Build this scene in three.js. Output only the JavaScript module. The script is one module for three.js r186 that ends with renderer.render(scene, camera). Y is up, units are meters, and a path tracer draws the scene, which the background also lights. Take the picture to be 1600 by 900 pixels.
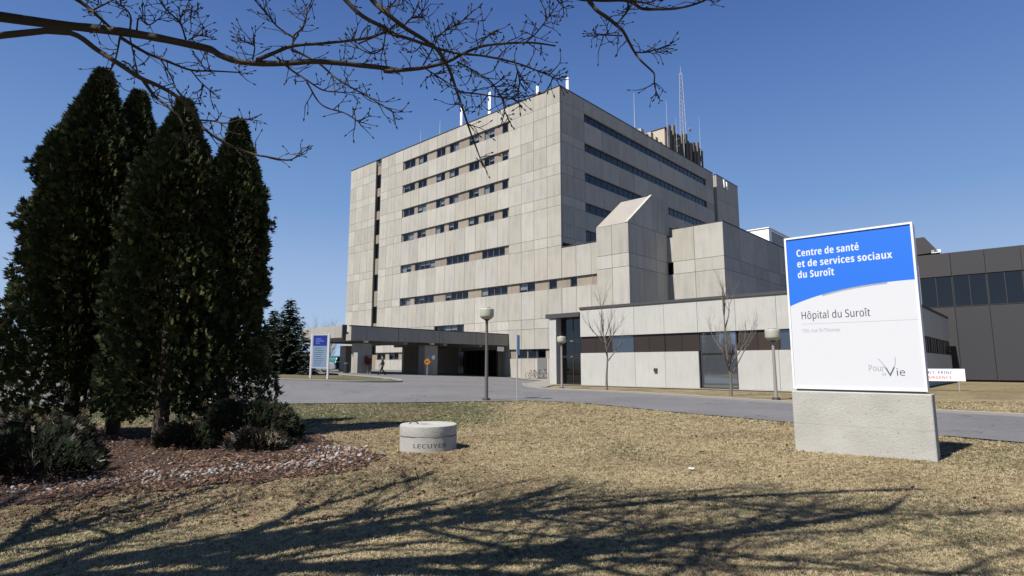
import * as THREE from 'three';
import { mergeGeometries } from 'three/addons/utils/BufferGeometryUtils.js';
import { RoundedBoxGeometry } from 'three/addons/geometries/RoundedBoxGeometry.js';
import { MarchingCubes } from 'three/addons/objects/MarchingCubes.js';

// ---------------------------------------------------------------- camera, sky, sun, exposure
const scene = new THREE.Scene();
const EYE = 1.65, PITCH = Math.atan(120 / 900);
const camera = new THREE.PerspectiveCamera(53.13, 16 / 9, 0.1, 3000);
camera.position.set(0, EYE, 0);
camera.rotation.set(PITCH, 0, 0);
const renderer = new THREE.WebGLRenderer({ antialias: true });
renderer.toneMapping = THREE.LinearToneMapping;
renderer.toneMappingExposure = 1.6;
renderer.shadowMap.enabled = true;

const EL = THREE.MathUtils.degToRad(53.5);
const SUN = new THREE.Vector3(-0.74 * Math.cos(EL), Math.sin(EL), 0.67 * Math.cos(EL)).normalize();
const sun = new THREE.DirectionalLight(new THREE.Color(1, 0.955, 0.88), 5);
sun.position.copy(SUN).multiplyScalar(150).add(new THREE.Vector3(0, 0, -45));
sun.target.position.set(0, 0, -45);
sun.castShadow = true;
sun.shadow.mapSize.set(4096, 4096);
Object.assign(sun.shadow.camera, { left: -110, right: 110, top: 110, bottom: -110, near: 1, far: 420 });
scene.add(sun, sun.target);

// clear spring sky: deep blue overhead, pale towards the horizon, the same all the way round
{
  const W = 64, Hh = 256, d = new Float32Array(W * Hh * 4);
  const stops = [[-90, .08, .08, .075], [-1.5, .15, .165, .18], [0, .27, .36, .475], [4, .243, .334, .474], [8.3, .202, .292, .455], [14.9, .116, .211, .397], [24, .071, .143, .322], [33.6, .042, .092, .248], [60, .032, .075, .19], [90, .026, .064, .17]];
  for (let j = 0; j < Hh; j++) {
    const e = ((j + .5) / Hh - .5) * 180;
    let k = 0; while (k < stops.length - 2 && stops[k + 1][0] < e) k++;
    const a = stops[k], b = stops[k + 1], t = Math.min(1, Math.max(0, (e - a[0]) / (b[0] - a[0])));
    for (let i = 0; i < W; i++) for (let c = 0; c < 4; c++) d[(j * W + i) * 4 + c] = c < 3 ? a[c + 1] + (b[c + 1] - a[c + 1]) * t : 1;
  }
  const sky = new THREE.DataTexture(d, W, Hh, THREE.RGBAFormat, THREE.FloatType);
  sky.mapping = THREE.EquirectangularReflectionMapping;
  sky.magFilter = sky.minFilter = THREE.LinearFilter;
  sky.wrapS = THREE.RepeatWrapping;
  sky.needsUpdate = true;
  scene.background = sky;
  scene.environment = sky;
}

// ---------------------------------------------------------------- helpers
let seed = 7;
const reseed = (s) => { seed = s; };
const rnd = () => { seed = (seed + 0x6d2b79f5) | 0; let t = Math.imul(seed ^ (seed >>> 15), 1 | seed); t = (t + Math.imul(t ^ (t >>> 7), 61 | t)) ^ t; return ((t ^ (t >>> 14)) >>> 0) / 4294967296; };
const rr = (a, b) => a + (b - a) * rnd();
const V = (x, y, z) => new THREE.Vector3(x, y, z);
const ss = (t) => { t = Math.min(1, Math.max(0, t)); return t * t * (3 - 2 * t); };
const clamp = (x, a, b) => Math.min(b, Math.max(a, x));
const hash = (i, j, s) => { let n = Math.imul(i, 374761393) ^ Math.imul(j, 668265263) ^ Math.imul(s, 1274126177); n = Math.imul(n ^ (n >>> 13), 1274126177); return ((n ^ (n >>> 16)) >>> 0) / 4294967296; };
function vnoise(x, y, s = 1, px = 0, py = 0) {
  const i = Math.floor(x), j = Math.floor(y), fx = x - i, fy = y - j;
  const w = (a, p) => p ? ((a % p) + p) % p : a;
  const u = fx * fx * (3 - 2 * fx), v = fy * fy * (3 - 2 * fy);
  const a = hash(w(i, px), w(j, py), s), b = hash(w(i + 1, px), w(j, py), s), c = hash(w(i, px), w(j + 1, py), s), d = hash(w(i + 1, px), w(j + 1, py), s);
  return a + (b - a) * u + (c - a) * v + (a - b - c + d) * u * v;
}
const fbm = (x, y, s, o = 4, px = 0, py = 0) => { let r = 0, a = .5, t = 0; for (let k = 0; k < o; k++) { r += a * vnoise(x, y, s + k, px, py); t += a; a *= .5; x *= 2; y *= 2; px *= 2; py *= 2; } return r / t; };
function pixel(u, v, depth) {   // a point of the photograph (1600 x 900) at a depth in metres
  const x = (u - 800) / 900, y = (450 - v) / 900, c = Math.cos(PITCH), s = Math.sin(PITCH);
  const d = V(x, y * c + s, -c + y * s);
  return d.multiplyScalar(depth / -d.z).add(V(0, EYE, 0));
}
function inFrame(p, m = 40) {
  const q = V(p.x, p.y - EYE, p.z), c = Math.cos(PITCH), s = Math.sin(PITCH);
  const d = q.y * s - q.z * c; if (d < .1) return false;
  const u = 800 + 900 * q.x / d, v = 450 - 900 * (q.y * c + q.z * s) / d;
  return u > -m && u < 1600 + m && v > -m;
}
const srgb = (x) => x <= .0031308 ? x * 12.92 : 1.055 * Math.pow(x, 1 / 2.4) - .055;
function tex(size, fn, metres, data = false) {
  const d = new Uint8Array(size * size * 4);
  for (let j = 0; j < size; j++) for (let i = 0; i < size; i++) {
    const c = fn(i / size, j / size), k = (j * size + i) * 4;
    for (let q = 0; q < 3; q++) { const val = Array.isArray(c) ? c[q] : c; d[k + q] = clamp(Math.round(255 * (data ? val : srgb(Math.max(0, val)))), 0, 255); }
    d[k + 3] = 255;
  }
  const t = new THREE.DataTexture(d, size, size);
  t.wrapS = t.wrapT = THREE.RepeatWrapping; t.magFilter = THREE.LinearFilter; t.minFilter = THREE.LinearMipmapLinearFilter; t.generateMipmaps = true;
  t.repeat.set(1 / metres, 1 / metres);
  if (!data) t.colorSpace = THREE.SRGBColorSpace;
  t.needsUpdate = true;
  return t;
}
const names = {};
function numbered(n) { const k = names[n] = (names[n] ?? -1) + 1; return k ? n + '_' + String(k).padStart(3, '0') : n; }
function tag(o, label, category, group, kind) { Object.assign(o.userData, { label, category }); if (group) o.userData.group = group; if (kind) o.userData.kind = kind; return o; }
function thing(name, label, category, p = V(0, 0, 0), turn = 0, group) {
  const o = new THREE.Group(); o.name = numbered(name); o.position.copy(p); o.rotation.y = turn; scene.add(o);
  return tag(o, label, category, group);
}
function add(parent, name, geo, mat) {
  const m = new THREE.Mesh(geo, mat); m.name = parent === scene ? numbered(name) : name; m.castShadow = m.receiveShadow = true; parent.add(m); return m;
}
function struct(name, geo, mat, label, category) { const m = add(scene, name, geo, mat); tag(m, label, category); m.userData.kind = 'structure'; return m; }
// box with uv in metres; alike boxes share a geometry, in a few variants
const boxCache = new Map();
function boxGeo(w, h, d, variant = 0) {
  const key = [w, h, d].map((x) => x.toFixed(3)).join() + ',' + variant;
  if (boxCache.has(key)) return boxCache.get(key);
  const g = new THREE.BoxGeometry(w, h, d), p = g.attributes.position, n = g.attributes.normal, uv = g.attributes.uv;
  for (let i = 0; i < p.count; i++) {
    const ax = Math.abs(n.getX(i)), ay = Math.abs(n.getY(i));
    const a = ax > .5 ? p.getZ(i) : p.getX(i), b = ay > .5 ? p.getZ(i) : p.getY(i);
    uv.setXY(i, a + variant * 2.37, b + variant * 1.71);
  }
  boxCache.set(key, g); return g;
}
// parts laid out in the hospital's own axes: x along the sunlit fronts, z out of them, metres from the tower's corner
const TH = THREE.MathUtils.degToRad(-42.6), CX = 5.762, CZ = -66;
const bx = V(Math.cos(TH), 0, -Math.sin(TH)), bz = V(Math.sin(TH), 0, Math.cos(TH));
const L = (x, z, y = 0) => V(CX + bx.x * x + bz.x * z, y, CZ + bx.z * x + bz.z * z);
function block(name, label, category, ox, oz, group) {
  const g = thing(name, label, category, L(ox, oz), TH, group);
  g.ox = ox; g.oz = oz; return g;
}
function box(g, name, mat, x0, x1, y0, y1, z0, z1, variant = 0, parent) {
  const m = add(parent || g, name, boxGeo(x1 - x0, y1 - y0, z1 - z0, variant), mat);
  m.position.set((x0 + x1) / 2 - g.ox, (y0 + y1) / 2, (z0 + z1) / 2 - g.oz);
  if (parent && parent !== g) m.position.sub(parent.position);
  return m;
}
class MB {   // collects triangles
  constructor() { this.p = []; this.i = []; this.c = []; this.uv = []; }
  vert(x, y, z, c) { this.p.push(x, y, z); if (c) this.c.push(c[0], c[1], c[2]); return this.p.length / 3 - 1; }
  tri(a, b, c) { this.i.push(a, b, c); }
  tube(pts, rad, sides = 5, cap = true) {
    const n = pts.length; let ref = V(.31, .2, .93).normalize(), base = this.p.length / 3;
    for (let k = 0; k < n; k++) {
      const t = pts[Math.min(n - 1, k + 1)].clone().sub(pts[Math.max(0, k - 1)]).normalize();
      ref.addScaledVector(t, -ref.dot(t)); if (ref.lengthSq() < 1e-4) ref.set(t.y, -t.x, .01); ref.normalize();
      const b = t.clone().cross(ref);
      for (let s = 0; s < sides; s++) {
        const a = s / sides * Math.PI * 2, r = rad[k], ca = Math.cos(a) * r, sa = Math.sin(a) * r;
        this.vert(pts[k].x + ref.x * ca + b.x * sa, pts[k].y + ref.y * ca + b.y * sa, pts[k].z + ref.z * ca + b.z * sa);
      }
    }
    for (let k = 0; k < n - 1; k++) for (let s = 0; s < sides; s++) {
      const a = base + k * sides + s, b = base + k * sides + (s + 1) % sides;
      this.i.push(a, b, a + sides, b, b + sides, a + sides);
    }
    if (cap) { const e = this.vert(pts[n - 1].x, pts[n - 1].y, pts[n - 1].z), o = base + (n - 1) * sides; for (let s = 0; s < sides; s++) this.i.push(o + s, o + (s + 1) % sides, e); }
    return this;
  }
  box(x0, x1, y0, y1, z0, z1) {
    const b = this.p.length / 3;
    for (const y of [y0, y1]) for (const [x, z] of [[x0, z0], [x1, z0], [x1, z1], [x0, z1]]) this.vert(x, y, z);
    const q = (a, c, d, e) => this.i.push(b + a, b + c, b + d, b + a, b + d, b + e);
    q(0, 1, 2, 3); q(4, 7, 6, 5); q(0, 4, 5, 1); q(1, 5, 6, 2); q(2, 6, 7, 3); q(3, 7, 4, 0);
    return this;
  }
  geo(flat = false) {
    let g = new THREE.BufferGeometry();
    g.setAttribute('position', new THREE.Float32BufferAttribute(this.p, 3));
    if (this.c.length === this.p.length) g.setAttribute('color', new THREE.Float32BufferAttribute(this.c, 3));
    g.setIndex(this.i);
    if (flat) g = g.toNonIndexed();
    g.computeVertexNormals();
    return g;
  }
}
const smooth = (pts, n) => new THREE.CatmullRomCurve3(pts, false, 'centripetal').getPoints(n);

// ---------------------------------------------------------------- materials
const concreteMap = tex(1024, (u, v) => {
  const fine = fbm(u * 96, v * 96, 3, 2, 96, 96), blot = fbm(u * 5, v * 5, 9, 4, 5, 5);
  const streak = fbm(u * 40, v * 3, 21, 3, 40, 3), streak2 = vnoise(u * 110, v * 4, 31, 110, 4);
  let k = .92 + (fine - .5) * .10 + (blot - .5) * .26 + (streak - .5) * .27 + (streak2 - .5) * .07;
  const rust = Math.max(0, streak - .56) * Math.max(0, blot - .35) * 2.6;
  return [k * (1 - rust * .12), k * (1 - rust * .26), k * (1 - rust * .48)];
}, 7.3);
const roughMap = tex(512, (u, v) => { const k = .9 + (fbm(u * 160, v * 160, 5, 2, 160, 160) - .5) * .2 + (fbm(u * 7, v * 7, 15, 4, 7, 7) - .5) * .10 + (fbm(u * 30, v * 3, 17, 3, 30, 3) - .5) * .10; return [k, k, k * .985]; }, 3.7);
const grainBump = tex(512, (u, v) => fbm(u * 128, v * 128, 44, 3, 128, 128), 1.1, true);
const std = (r, g, b, roughness = .9, extra = {}) => { const m = new THREE.MeshStandardMaterial({ roughness, ...extra }); m.color.setRGB(r, g, b); return m; };
const M = {
  facade: [std(.358, .343, .311, .92, { map: concreteMap }), std(.328, .314, .281, .92, { map: concreteMap }), std(.380, .363, .328, .92, { map: concreteMap }), std(.345, .325, .285, .92, { map: concreteMap })],
  white: [std(.415, .41, .395, .88, { map: roughMap }), std(.405, .40, .385, .88, { map: roughMap })],
canopy: std(.285, .270, .240, .92, { map: concreteMap }),
  infill: [std(.235, .195, .158, .9, { map: concreteMap }), std(.215, .18, .15, .9, { map: concreteMap }), std(.255, .22, .18, .9, { map: concreteMap })],
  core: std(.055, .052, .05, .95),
  roof: std(.12, .115, .11, .95),
  coping: std(.045, .043, .045, .6),
  alum: std(.20, .20, .21, .5, { metalness: .4 }),
  darkframe: std(.03, .026, .024, .55),
  brown: [std(.022, .014, .011, .5), std(.028, .017, .012, .5), std(.019, .013, .010, .5)],
  blind: std(.40, .40, .38, .9),
  asphalt: null, galv: std(.5, .5, .51, .45, { metalness: .6 }), antenna: std(.82, .82, .82, .6), steel: std(.30, .29, .29, .5, { metalness: .5 }),
  bark: null, cream: null,
};
const glass = (r, g, b) => { const m = new THREE.MeshPhysicalMaterial({ roughness: .03, transmission: 1, thickness: 0, ior: 1.52 }); m.color.setRGB(r, g, b); return m; };
M.glass = glass(.58, .63, .68);
M.glassDark = glass(.22, .25, .30);
M.mirror = std(.13, .15, .175, .05, { metalness: .8 });
M.bayGlass = std(.30, .34, .39, .04, { metalness: .85 });
M.glassBlack = new THREE.MeshPhysicalMaterial({ roughness: .03, color: 0x060708, ior: 1.7 });
const barkMap = tex(256, (u, v) => { const k = .7 + (fbm(u * 24, v * 7, 61, 4, 24, 7) - .5) * .9; return [k, k * .97, k * .93]; }, .35);
M.bark = std(.075, .062, .052, .95, { map: barkMap });
M.barkYoung = std(.125, .105, .09, .95);
M.barkCedar = std(.055, .038, .029, .95);
M.barkFar = std(.20, .165, .14, .95);

// ---------------------------------------------------------------- ground, road, paths
const hill = (x, z) => .75 * ss((-24 - z) / 14) * clamp((2 - x) / 16, 0, 1.2);
const H = (x, z) => hill(x, z) + (fbm(x / 3.5 + 40, z / 3.5 + 40, 77, 2) - .5) * .07 * ss((z + 24) / 4) + .10 * Math.exp(-((x - 1.2) ** 2 + (z + 23.2) ** 2) / 7);
const roadPoly = [[-60, -22], [-30, -23.4], [-10.2, -24.6], [-4.4, -25.4], [-1.6, -26], [.9, -26.4], [2.6, -24.9], [4.8, -21.8], [8, -16.8], [10, -13.6], [14, -7], [22, 4], [36, 4], [24, -9], [17, -17.8], [14, -21.6], [11.8, -24.9], [7.2, -33.2], [3.4, -38], [1.3, -41], [.9, -48], [3, -60]];
for (const [x, z] of [[-4, 4], [-8, .9], [-30, .9]]) { const p = L(x, z); roadPoly.push([p.x, p.z]); }
roadPoly.push([-40.6, -74.7], [-70, -62], [-70, -50], [-30, -51], [-16, -50], [-9.8, -45.5], [-7.7, -40.6], [-8.1, -38.4], [-9.4, -37], [-12.4, -35.9], [-30, -34.4], [-60, -33]);
const bedCorners = [[-14, -5.2], [-8, -6.0], [-5.7, -7.1], [-4.4, -8.0], [-3.0, -8.9], [-2.3, -9.9], [-2.5, -10.9], [-3.3, -11.7], [-4.0, -12.6], [-4.6, -14.2], [-6.5, -15.3], [-10, -15.6], [-14, -15]];
const bedPoly = [];   // wavering edge
bedCorners.forEach(([x, z], i) => { const [x2, z2] = bedCorners[(i + 1) % bedCorners.length]; for (let k = 0; k < 10; k++) { const t = k / 10, a = x + (x2 - x) * t, b = z + (z2 - z) * t; bedPoly.push([a + (fbm(a * 2.2 + 50, b * 2.2 + 50, 151, 3) - .5) * .7, b + (fbm(a * 2.2 + 90, b * 2.2 + 50, 161, 3) - .5) * .7]); } });
function inside(poly, x, z) {
  let r = false;
  for (let i = 0, j = poly.length - 1; i < poly.length; j = i++) { const [a, b] = poly[i], [c, d] = poly[j]; if ((b > z) !== (d > z) && x < (c - a) * (z - b) / (d - b) + a) r = !r; }
  return r;
}
// how green the turf is, 0 straw to 1 green
const green = (x, z) => {
  let g = .10 + .34 * ss((fbm(x / 2.2 + 9, z / 2.2 + 3, 101, 4) - .44) / .3);
  g += .85 * ss((-14.5 - z) / 4) * ss((.6 - x) / 3) * (z > -30 ? 1 : .6);
  g += .2 * ss((x - 4) / 4) * ss((-6.5 - z) / -3);
  if (z < -28) g += .25 * fbm(x / 3, z / 3, 140, 3);
  return clamp(g, 0, 1);
};
const turf = (x, z) => {
  const g = green(x, z), n = fbm(x * 1.3, z * 1.3, 111, 4), b = fbm(x / 1.7 + 70, z / 1.7, 121, 3);
  const s = [.265, .205, .112], gr = [.095, .095, .042], br = [.165, .112, .062];
  const k = .68 + .72 * n, w = clamp((b - .5) * 2.4, 0, .5);
  return [0, 1, 2].map((i) => ((s[i] * (1 - g) + gr[i] * g) * (1 - w) + br[i] * w) * k);
};
{
  const axis = (fine, lo, hi, far0, far1) => { const a = []; for (let x = lo; x <= hi + 1e-6; x += fine) a.push(x); let s = fine; for (let x = hi; x < far1;) { s *= 1.35; x += s; a.push(Math.min(x, far1)); } s = fine; for (let x = lo; x > far0;) { s *= 1.35; x -= s; a.unshift(Math.max(x, far0)); } return a; };
  const xs = axis(.5, -30, 30, -900, 900), zs = axis(.5, -78, 4, -1400, 200), mb = new MB(), uv = [];
  for (const z of zs) for (const x of xs) { mb.vert(x, H(x, z), z, turf(x, z)); uv.push(x, z); }
  for (let j = 0; j < zs.length - 1; j++) for (let i = 0; i < xs.length - 1; i++) { const a = j * xs.length + i, b = a + xs.length; mb.i.push(a, b, a + 1, b, b + 1, a + 1); }
  const g = mb.geo(); g.setAttribute('uv', new THREE.Float32BufferAttribute(uv, 2));
  const thatch = tex(1024, (u, v) => {
    const a = fbm(u * 150, v * 38, 201, 3, 150, 38), b = fbm(u * 40, v * 160, 211, 3, 40, 160), c = fbm(u * 14, v * 14, 221, 4, 14, 14);
    const k = .62 + (Math.max(a, b) - .5) * 1.5 + (c - .5) * .55;
    return [k, k * (.97 + (c - .5) * .08), k * (.92 + (a - .5) * .2)];
  }, 3.1);
  struct('lawn_ground', g, new THREE.MeshStandardMaterial({ vertexColors: true, map: thatch, roughness: 1, bumpMap: grainBump, bumpScale: .012 }), 'dry straw coloured spring lawn spreading across the foreground', 'lawn');
}
function sheet(poly, lift, maxEdge = 1.6) {   // a polygon laid over the ground
  let tris = THREE.ShapeUtils.triangulateShape(poly.map(([x, z]) => new THREE.Vector2(x, z)), []).map((t) => t.map((k) => poly[k]));
  const mid = (a, b) => [(a[0] + b[0]) / 2, (a[1] + b[1]) / 2], len = (a, b) => Math.hypot(a[0] - b[0], a[1] - b[1]);
  const outT = [];
  while (tris.length) {
    const [a, b, c] = tris.pop(), l = [len(a, b), len(b, c), len(c, a)], m = Math.max(...l);
    if (m < maxEdge) { outT.push([a, b, c]); continue; }
    if (l[0] === m) { const q = mid(a, b); tris.push([a, q, c], [q, b, c]); } else if (l[1] === m) { const q = mid(b, c); tris.push([a, b, q], [a, q, c]); } else { const q = mid(c, a); tris.push([a, b, q], [q, b, c]); }
  }
  const mb = new MB(), uv = [], map = new Map();
  const id = ([x, z]) => { const k = x.toFixed(4) + ',' + z.toFixed(4); if (!map.has(k)) { map.set(k, mb.vert(x, H(x, z) + lift, z)); uv.push(x, z); } return map.get(k); };
  for (const [a, b, c] of outT) { const s = (b[0] - a[0]) * (c[1] - a[1]) - (b[1] - a[1]) * (c[0] - a[0]); s < 0 ? mb.tri(id(a), id(b), id(c)) : mb.tri(id(a), id(c), id(b)); }
  const g = mb.geo(); g.setAttribute('uv', new THREE.Float32BufferAttribute(uv, 2)); return g;
}
{
  const asph = tex(1024, (u, v) => {
    const a = fbm(u * 220, v * 220, 301, 2, 220, 220), b = fbm(u * 8, v * 8, 311, 4, 8, 8), c = fbm(u * 3, v * 3, 321, 3, 3, 3);
    let k = .90 + (a - .5) * .4 + (b - .5) * .25 + (c - .5) * .22;
    const crack = Math.abs(fbm(u * 5, v * 5, 331, 4, 5, 5) - .5); if (crack < .007) k *= .5; const patch = vnoise(u * 2.2 + .4, v * 3.1, 341, 0, 0); if (patch > .78 && u > .1 && u < .9 && v > .1 && v < .9) k *= .84;
    return [k, k * .985, k * .99];
  }, 9.5);
  const mat = std(.128, .126, .129, .93, { map: asph, bumpMap: grainBump, bumpScale: .004 });
  struct('road', sheet(roadPoly, .03), mat, 'worn grey asphalt drive curving from the entrance past the annex', 'road');
  const walk = [[1.35, -41.2], [.95, -48], [3.05, -60]];
  for (const [x, z] of [[-3.9, 3.9], [-7.9, .95], [9.4, .95], [9.4, 14.1]]) { const p = L(x, z); walk.push([p.x, p.z]); }
  walk.push([3.3, -46.3], [2.4, -42]);
  struct('entrance_walk', sheet(walk, .07), std(.22, .205, .18, .95, { map: roughMap }), 'pale concrete walk beside the annex entrance', 'path');
  const strip = [[9.4, 15.3], [9.4, 14.25], [33.9, 14.25], [33.9, 15.3]].map(([x, z]) => { const p = L(x, z); return [p.x, p.z]; });
  struct('annex_path', sheet(strip, .05), std(.23, .22, .19, .95, { map: roughMap }), 'narrow concrete strip along the foot of the white annex', 'path');
  // kerbs
  const kerb = (pts, name, label) => {
    const mb = new MB(); const q = smooth(pts.map(([x, z]) => V(x, 0, z)), pts.length * 8);
    const w = .08, h = .13;
    q.forEach((p, k) => {
      const t = q[Math.min(q.length - 1, k + 1)].clone().sub(q[Math.max(0, k - 1)]).setY(0).normalize(), n = V(-t.z, 0, t.x), y = H(p.x, p.z);
      for (const [o, yy] of [[-w, -.1], [-w, h - .015], [-w + .02, h], [w - .02, h], [w, h - .015], [w, -.1]]) mb.vert(p.x + n.x * o, y + yy, p.z + n.z * o);
    });
    for (let k = 0; k < q.length - 1; k++) for (let s = 0; s < 5; s++) { const a = k * 6 + s, b = a + 6; mb.i.push(a, b, a + 1, b, b + 1, a + 1); }
    struct(name, mb.geo(true), std(.21, .20, .185, .95), label, 'kerb');
  };
  kerb([[-60, -33], [-30, -34.4], [-12.4, -35.9], [-9.4, -37], [-8.1, -38.4], [-7.7, -40.6], [-9.8, -45.5], [-16, -50]], 'island_kerb', 'low concrete kerb round the grass island before the canopy');
  kerb([[24, -9], [17, -17.8], [14, -21.6], [11.8, -24.9], [7.2, -33.2], [3.4, -38], [1.3, -41], [.9, -48]], 'annex_kerb', 'low concrete kerb between the drive and the annex lawn');
  // mulch bed under the evergreens
  const mulch = tex(512, (u, v) => { const a = fbm(u * 90, v * 40, 401, 3, 90, 40), b = fbm(u * 6, v * 6, 411, 3, 6, 6), k = .55 + (a - .5) * 1.7; return [k * (1 + (b - .5) * .4), k * .9, k * .85]; }, 1.7);
  struct('mulch_bed', sheet(bedPoly, .018, .6), std(.070, .037, .024, 1, { map: mulch, bumpMap: grainBump, bumpScale: .03 }), 'reddish brown mulch bed under the tall cedars', 'mulch');
}

// ---------------------------------------------------------------- hospital
function windowPart(g, face, a0, a1, y0, y1, d, panes, mats = {}) {   // a frame with its panes; face 'z' (fronts) or 'x' (ends); d = plane of the glass
  const { frame = M.alum, pane = M.glass, blind = .0, fw = .055 } = mats, w = a1 - a0, h = y1 - y0;
  const key = 'win' + [face, w.toFixed(2), h.toFixed(2), panes].join();
  let geos = boxCache.get(key);
  const rot = (q) => face === 'x' ? q.rotateY(Math.PI / 2) : q;
  if (!geos) {
    const parts = [[-w / 2, w / 2, h / 2 - fw, h / 2], [-w / 2, w / 2, -h / 2, -h / 2 + fw], [-w / 2, -w / 2 + fw, -h / 2 + fw, h / 2 - fw], [w / 2 - fw, w / 2, -h / 2 + fw, h / 2 - fw]];
    for (let k = 1; k < panes; k++) { const x = -w / 2 + w * k / panes; parts.push([x - fw / 2, x + fw / 2, -h / 2 + fw, h / 2 - fw]); }
    const fr = mergeGeometries(parts.map(([x0, x1, yy0, yy1]) => { const b = new THREE.BoxGeometry(x1 - x0, yy1 - yy0, .08); b.translate((x0 + x1) / 2, (yy0 + yy1) / 2, 0); return b; }));
    const pw = w / panes;
    geos = { fr: rot(fr), pane: rot(new THREE.PlaneGeometry(pw - fw, h - 2 * fw)), pw }; boxCache.set(key, geos);
  }
  const f = add(g, 'window', geos.fr, frame);
  if (face === 'z') f.position.set((a0 + a1) / 2 - g.ox, (y0 + y1) / 2, d - g.oz); else f.position.set(d - g.ox, (y0 + y1) / 2, (a0 + a1) / 2 - g.oz);
  for (let k = 0; k < panes; k++) {
    const o = -w / 2 + geos.pw * (k + .5), p = add(f, 'pane', geos.pane, pane);
    face === 'z' ? p.position.set(o, 0, .005) : p.position.set(.005, 0, -o);
    if (rnd() < blind) {
      const bh = (h - 2 * fw) * rr(.35, 1), b = add(f, 'blind', boxGeo(geos.pw - fw - .02, Math.round(bh * 10) / 10, .02), M.blind);
      const by = h / 2 - fw - Math.round(bh * 10) / 20;
      if (face === 'z') b.position.set(o, by, -.10); else { b.position.set(-.10, by, -o); b.rotation.y = Math.PI / 2; }
    }
  }
  return f;
}
const J = .017;   // half a joint between precast panels
reseed(11);
const pick = (a) => a[Math.floor(rnd() * a.length)];
const T = [33.2, 29.35, 25.5, 21.6, 16.7, 11.62], Bt = [31.8, 28.05, 24.2, 20.35, 15.5, 10.45];
{
  const g = block('hospital_tower', 'tall beige concrete hospital tower with rows of recessed windows', 'building', 0, 0);
  box(g, 'core', M.core, -45.5, -.62, 0, 34.4, -43.6, -.62);
  box(g, 'roof_deck', M.roof, -45.6, -.3, 34.4, 34.7, -43.7, -.3);
  const cols = [-46, -44.1, -42.2, -40.3, -38.4, -36.9, -34.93, -32.97, -31];
  for (let k = 1; k <= 11; k++) cols.push(-31 + k * 22.65 / 11);
  for (let k = 1; k <= 4; k++) cols.push(-8.35 + k * 8.35 / 4);
  const spandrels = [[0, 2.4], [3.5, 5.9], [7.05, Bt[5]], [T[5], Bt[4]], [T[4], Bt[3]], [T[3], Bt[2]], [T[2], Bt[1]], [T[1], Bt[0]], [T[0], 35.2]];
  const panel = (x0, x1, y0, y1) => box(g, 'facade_panel', pick(M.facade), x0 + J, x1 - J, y0 + J, y1 - J, -.25 + rr(-.004, .004), rr(-.004, .004), Math.floor(rnd() * 5));
  for (let c = 0; c < cols.length - 1; c++) {
    const x0 = cols[c], x1 = cols[c + 1];
    if (x0 === -38.4) continue;
    for (const [y0, y1] of spandrels) if (!(y0 < 1 && x0 > -24.9 && x1 < -10.2)) panel(x0, x1, y0, y1);
    const mid = (x0 + x1) / 2;
    for (let r = 0; r < 6; r++) if (!(mid > -31 && mid < (r === 5 ? 1 : -8.35))) panel(x0, x1, Bt[r], T[r]);
    if (!(mid > -23.3 && mid < -16.9)) panel(x0, x1, 5.9, 7.05);
    if (!((mid > -37 && mid < -10.2) || mid > -8.35)) panel(x0, x1, 2.4, 3.5);
  }
  // vertical slot: a narrow window on each floor, precast between
  const slot = [[30.5, 32.8], [26.6, 29.1], [22.6, 25.2], [18.7, 21.2], [13.4, 16.1], [8.2, 10.9], [3.2, 5.6]];
  let top = 35.15;
  for (const [y0, y1] of slot) { box(g, 'infill_panel', M.infill[0], -38.36, -36.94, y1 + .01, top, -.52, -.36); windowPart(g, 'z', -38.36, -36.94, y0, y1, -.42, 1, { pane: M.glassDark, frame: M.darkframe }); top = y0 - .01; }
  box(g, 'infill_panel', M.infill[0], -38.36, -36.94, .2, top, -.52, -.36);
  // window bands of the front
  const up = [[-30.8, -28.15, 2], [-27.35, -25.3, 2], [-23.1, -21.15, 2], [-20.2, -18.2, 2], [-16.1, -14.1, 2], [-13.1, -11.15, 2], [-9.75, -8.7, 1]];
  const r5 = [[-30.9, -28.65, 2], [-27.75, -23.05, 4], [-20.55, -15.9, 4], [-13.4, -9.25, 4]];
  const r6 = [[-30.9, -28.7, 2], [-27.7, -23.2, 4], [-20.7, -16, 4], [-13.5, -8.75, 4], [-6.75, -4.2, 2], [-2.05, -.85, 1]];
  const band = (list, x0, x1, y0, y1, opt) => {
    let x = x0;
    for (const [a, b, n] of list) { if (a - x > .08) box(g, 'infill_panel', pick(M.infill), x, a - .01, y0, y1, -.34, -.20, Math.floor(rnd() * 5)); windowPart(g, 'z', a, b, y0, y1, -.27, n, opt); x = b + .01; }
    if (x1 - x > .08) box(g, 'infill_panel', pick(M.infill), x, x1, y0, y1, -.34, -.20, 1);
  };
  for (let r = 0; r < 4; r++) band(up, -30.97, -8.38, Bt[r], T[r], { blind: .4 });
  band(r5, -30.97, -8.38, Bt[4], T[4], { blind: .3 });
  band(r6, -30.97, .0, Bt[5], T[5], { blind: .3 });
  band([[-23.3, -16.95, 5]], -23.3, -16.95, 5.9, 7.05, { blind: .4 });
  band([[-36.8, -34.6, 2], [-33.6, -31.2, 2], [-30.2, -27.6, 2]], -36.9, -24.9, 2.4, 3.5, { blind: .1 });
  band([[-7.2, -5.5, 1], [-5.4, -2.6, 2]], -8.3, -.05, 2.4, 3.5, { pane: M.glassDark });
  // glazed entrance under the canopy
  for (let k = 0; k < 7; k++) { const d = windowPart(g, 'z', -24.8 + k * 2.08, -22.76 + k * 2.08, .1, 3.45, -.3, 2, { pane: M.glassDark, frame: M.darkframe, fw: .09 }); d.name = 'entrance_door'; }
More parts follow.
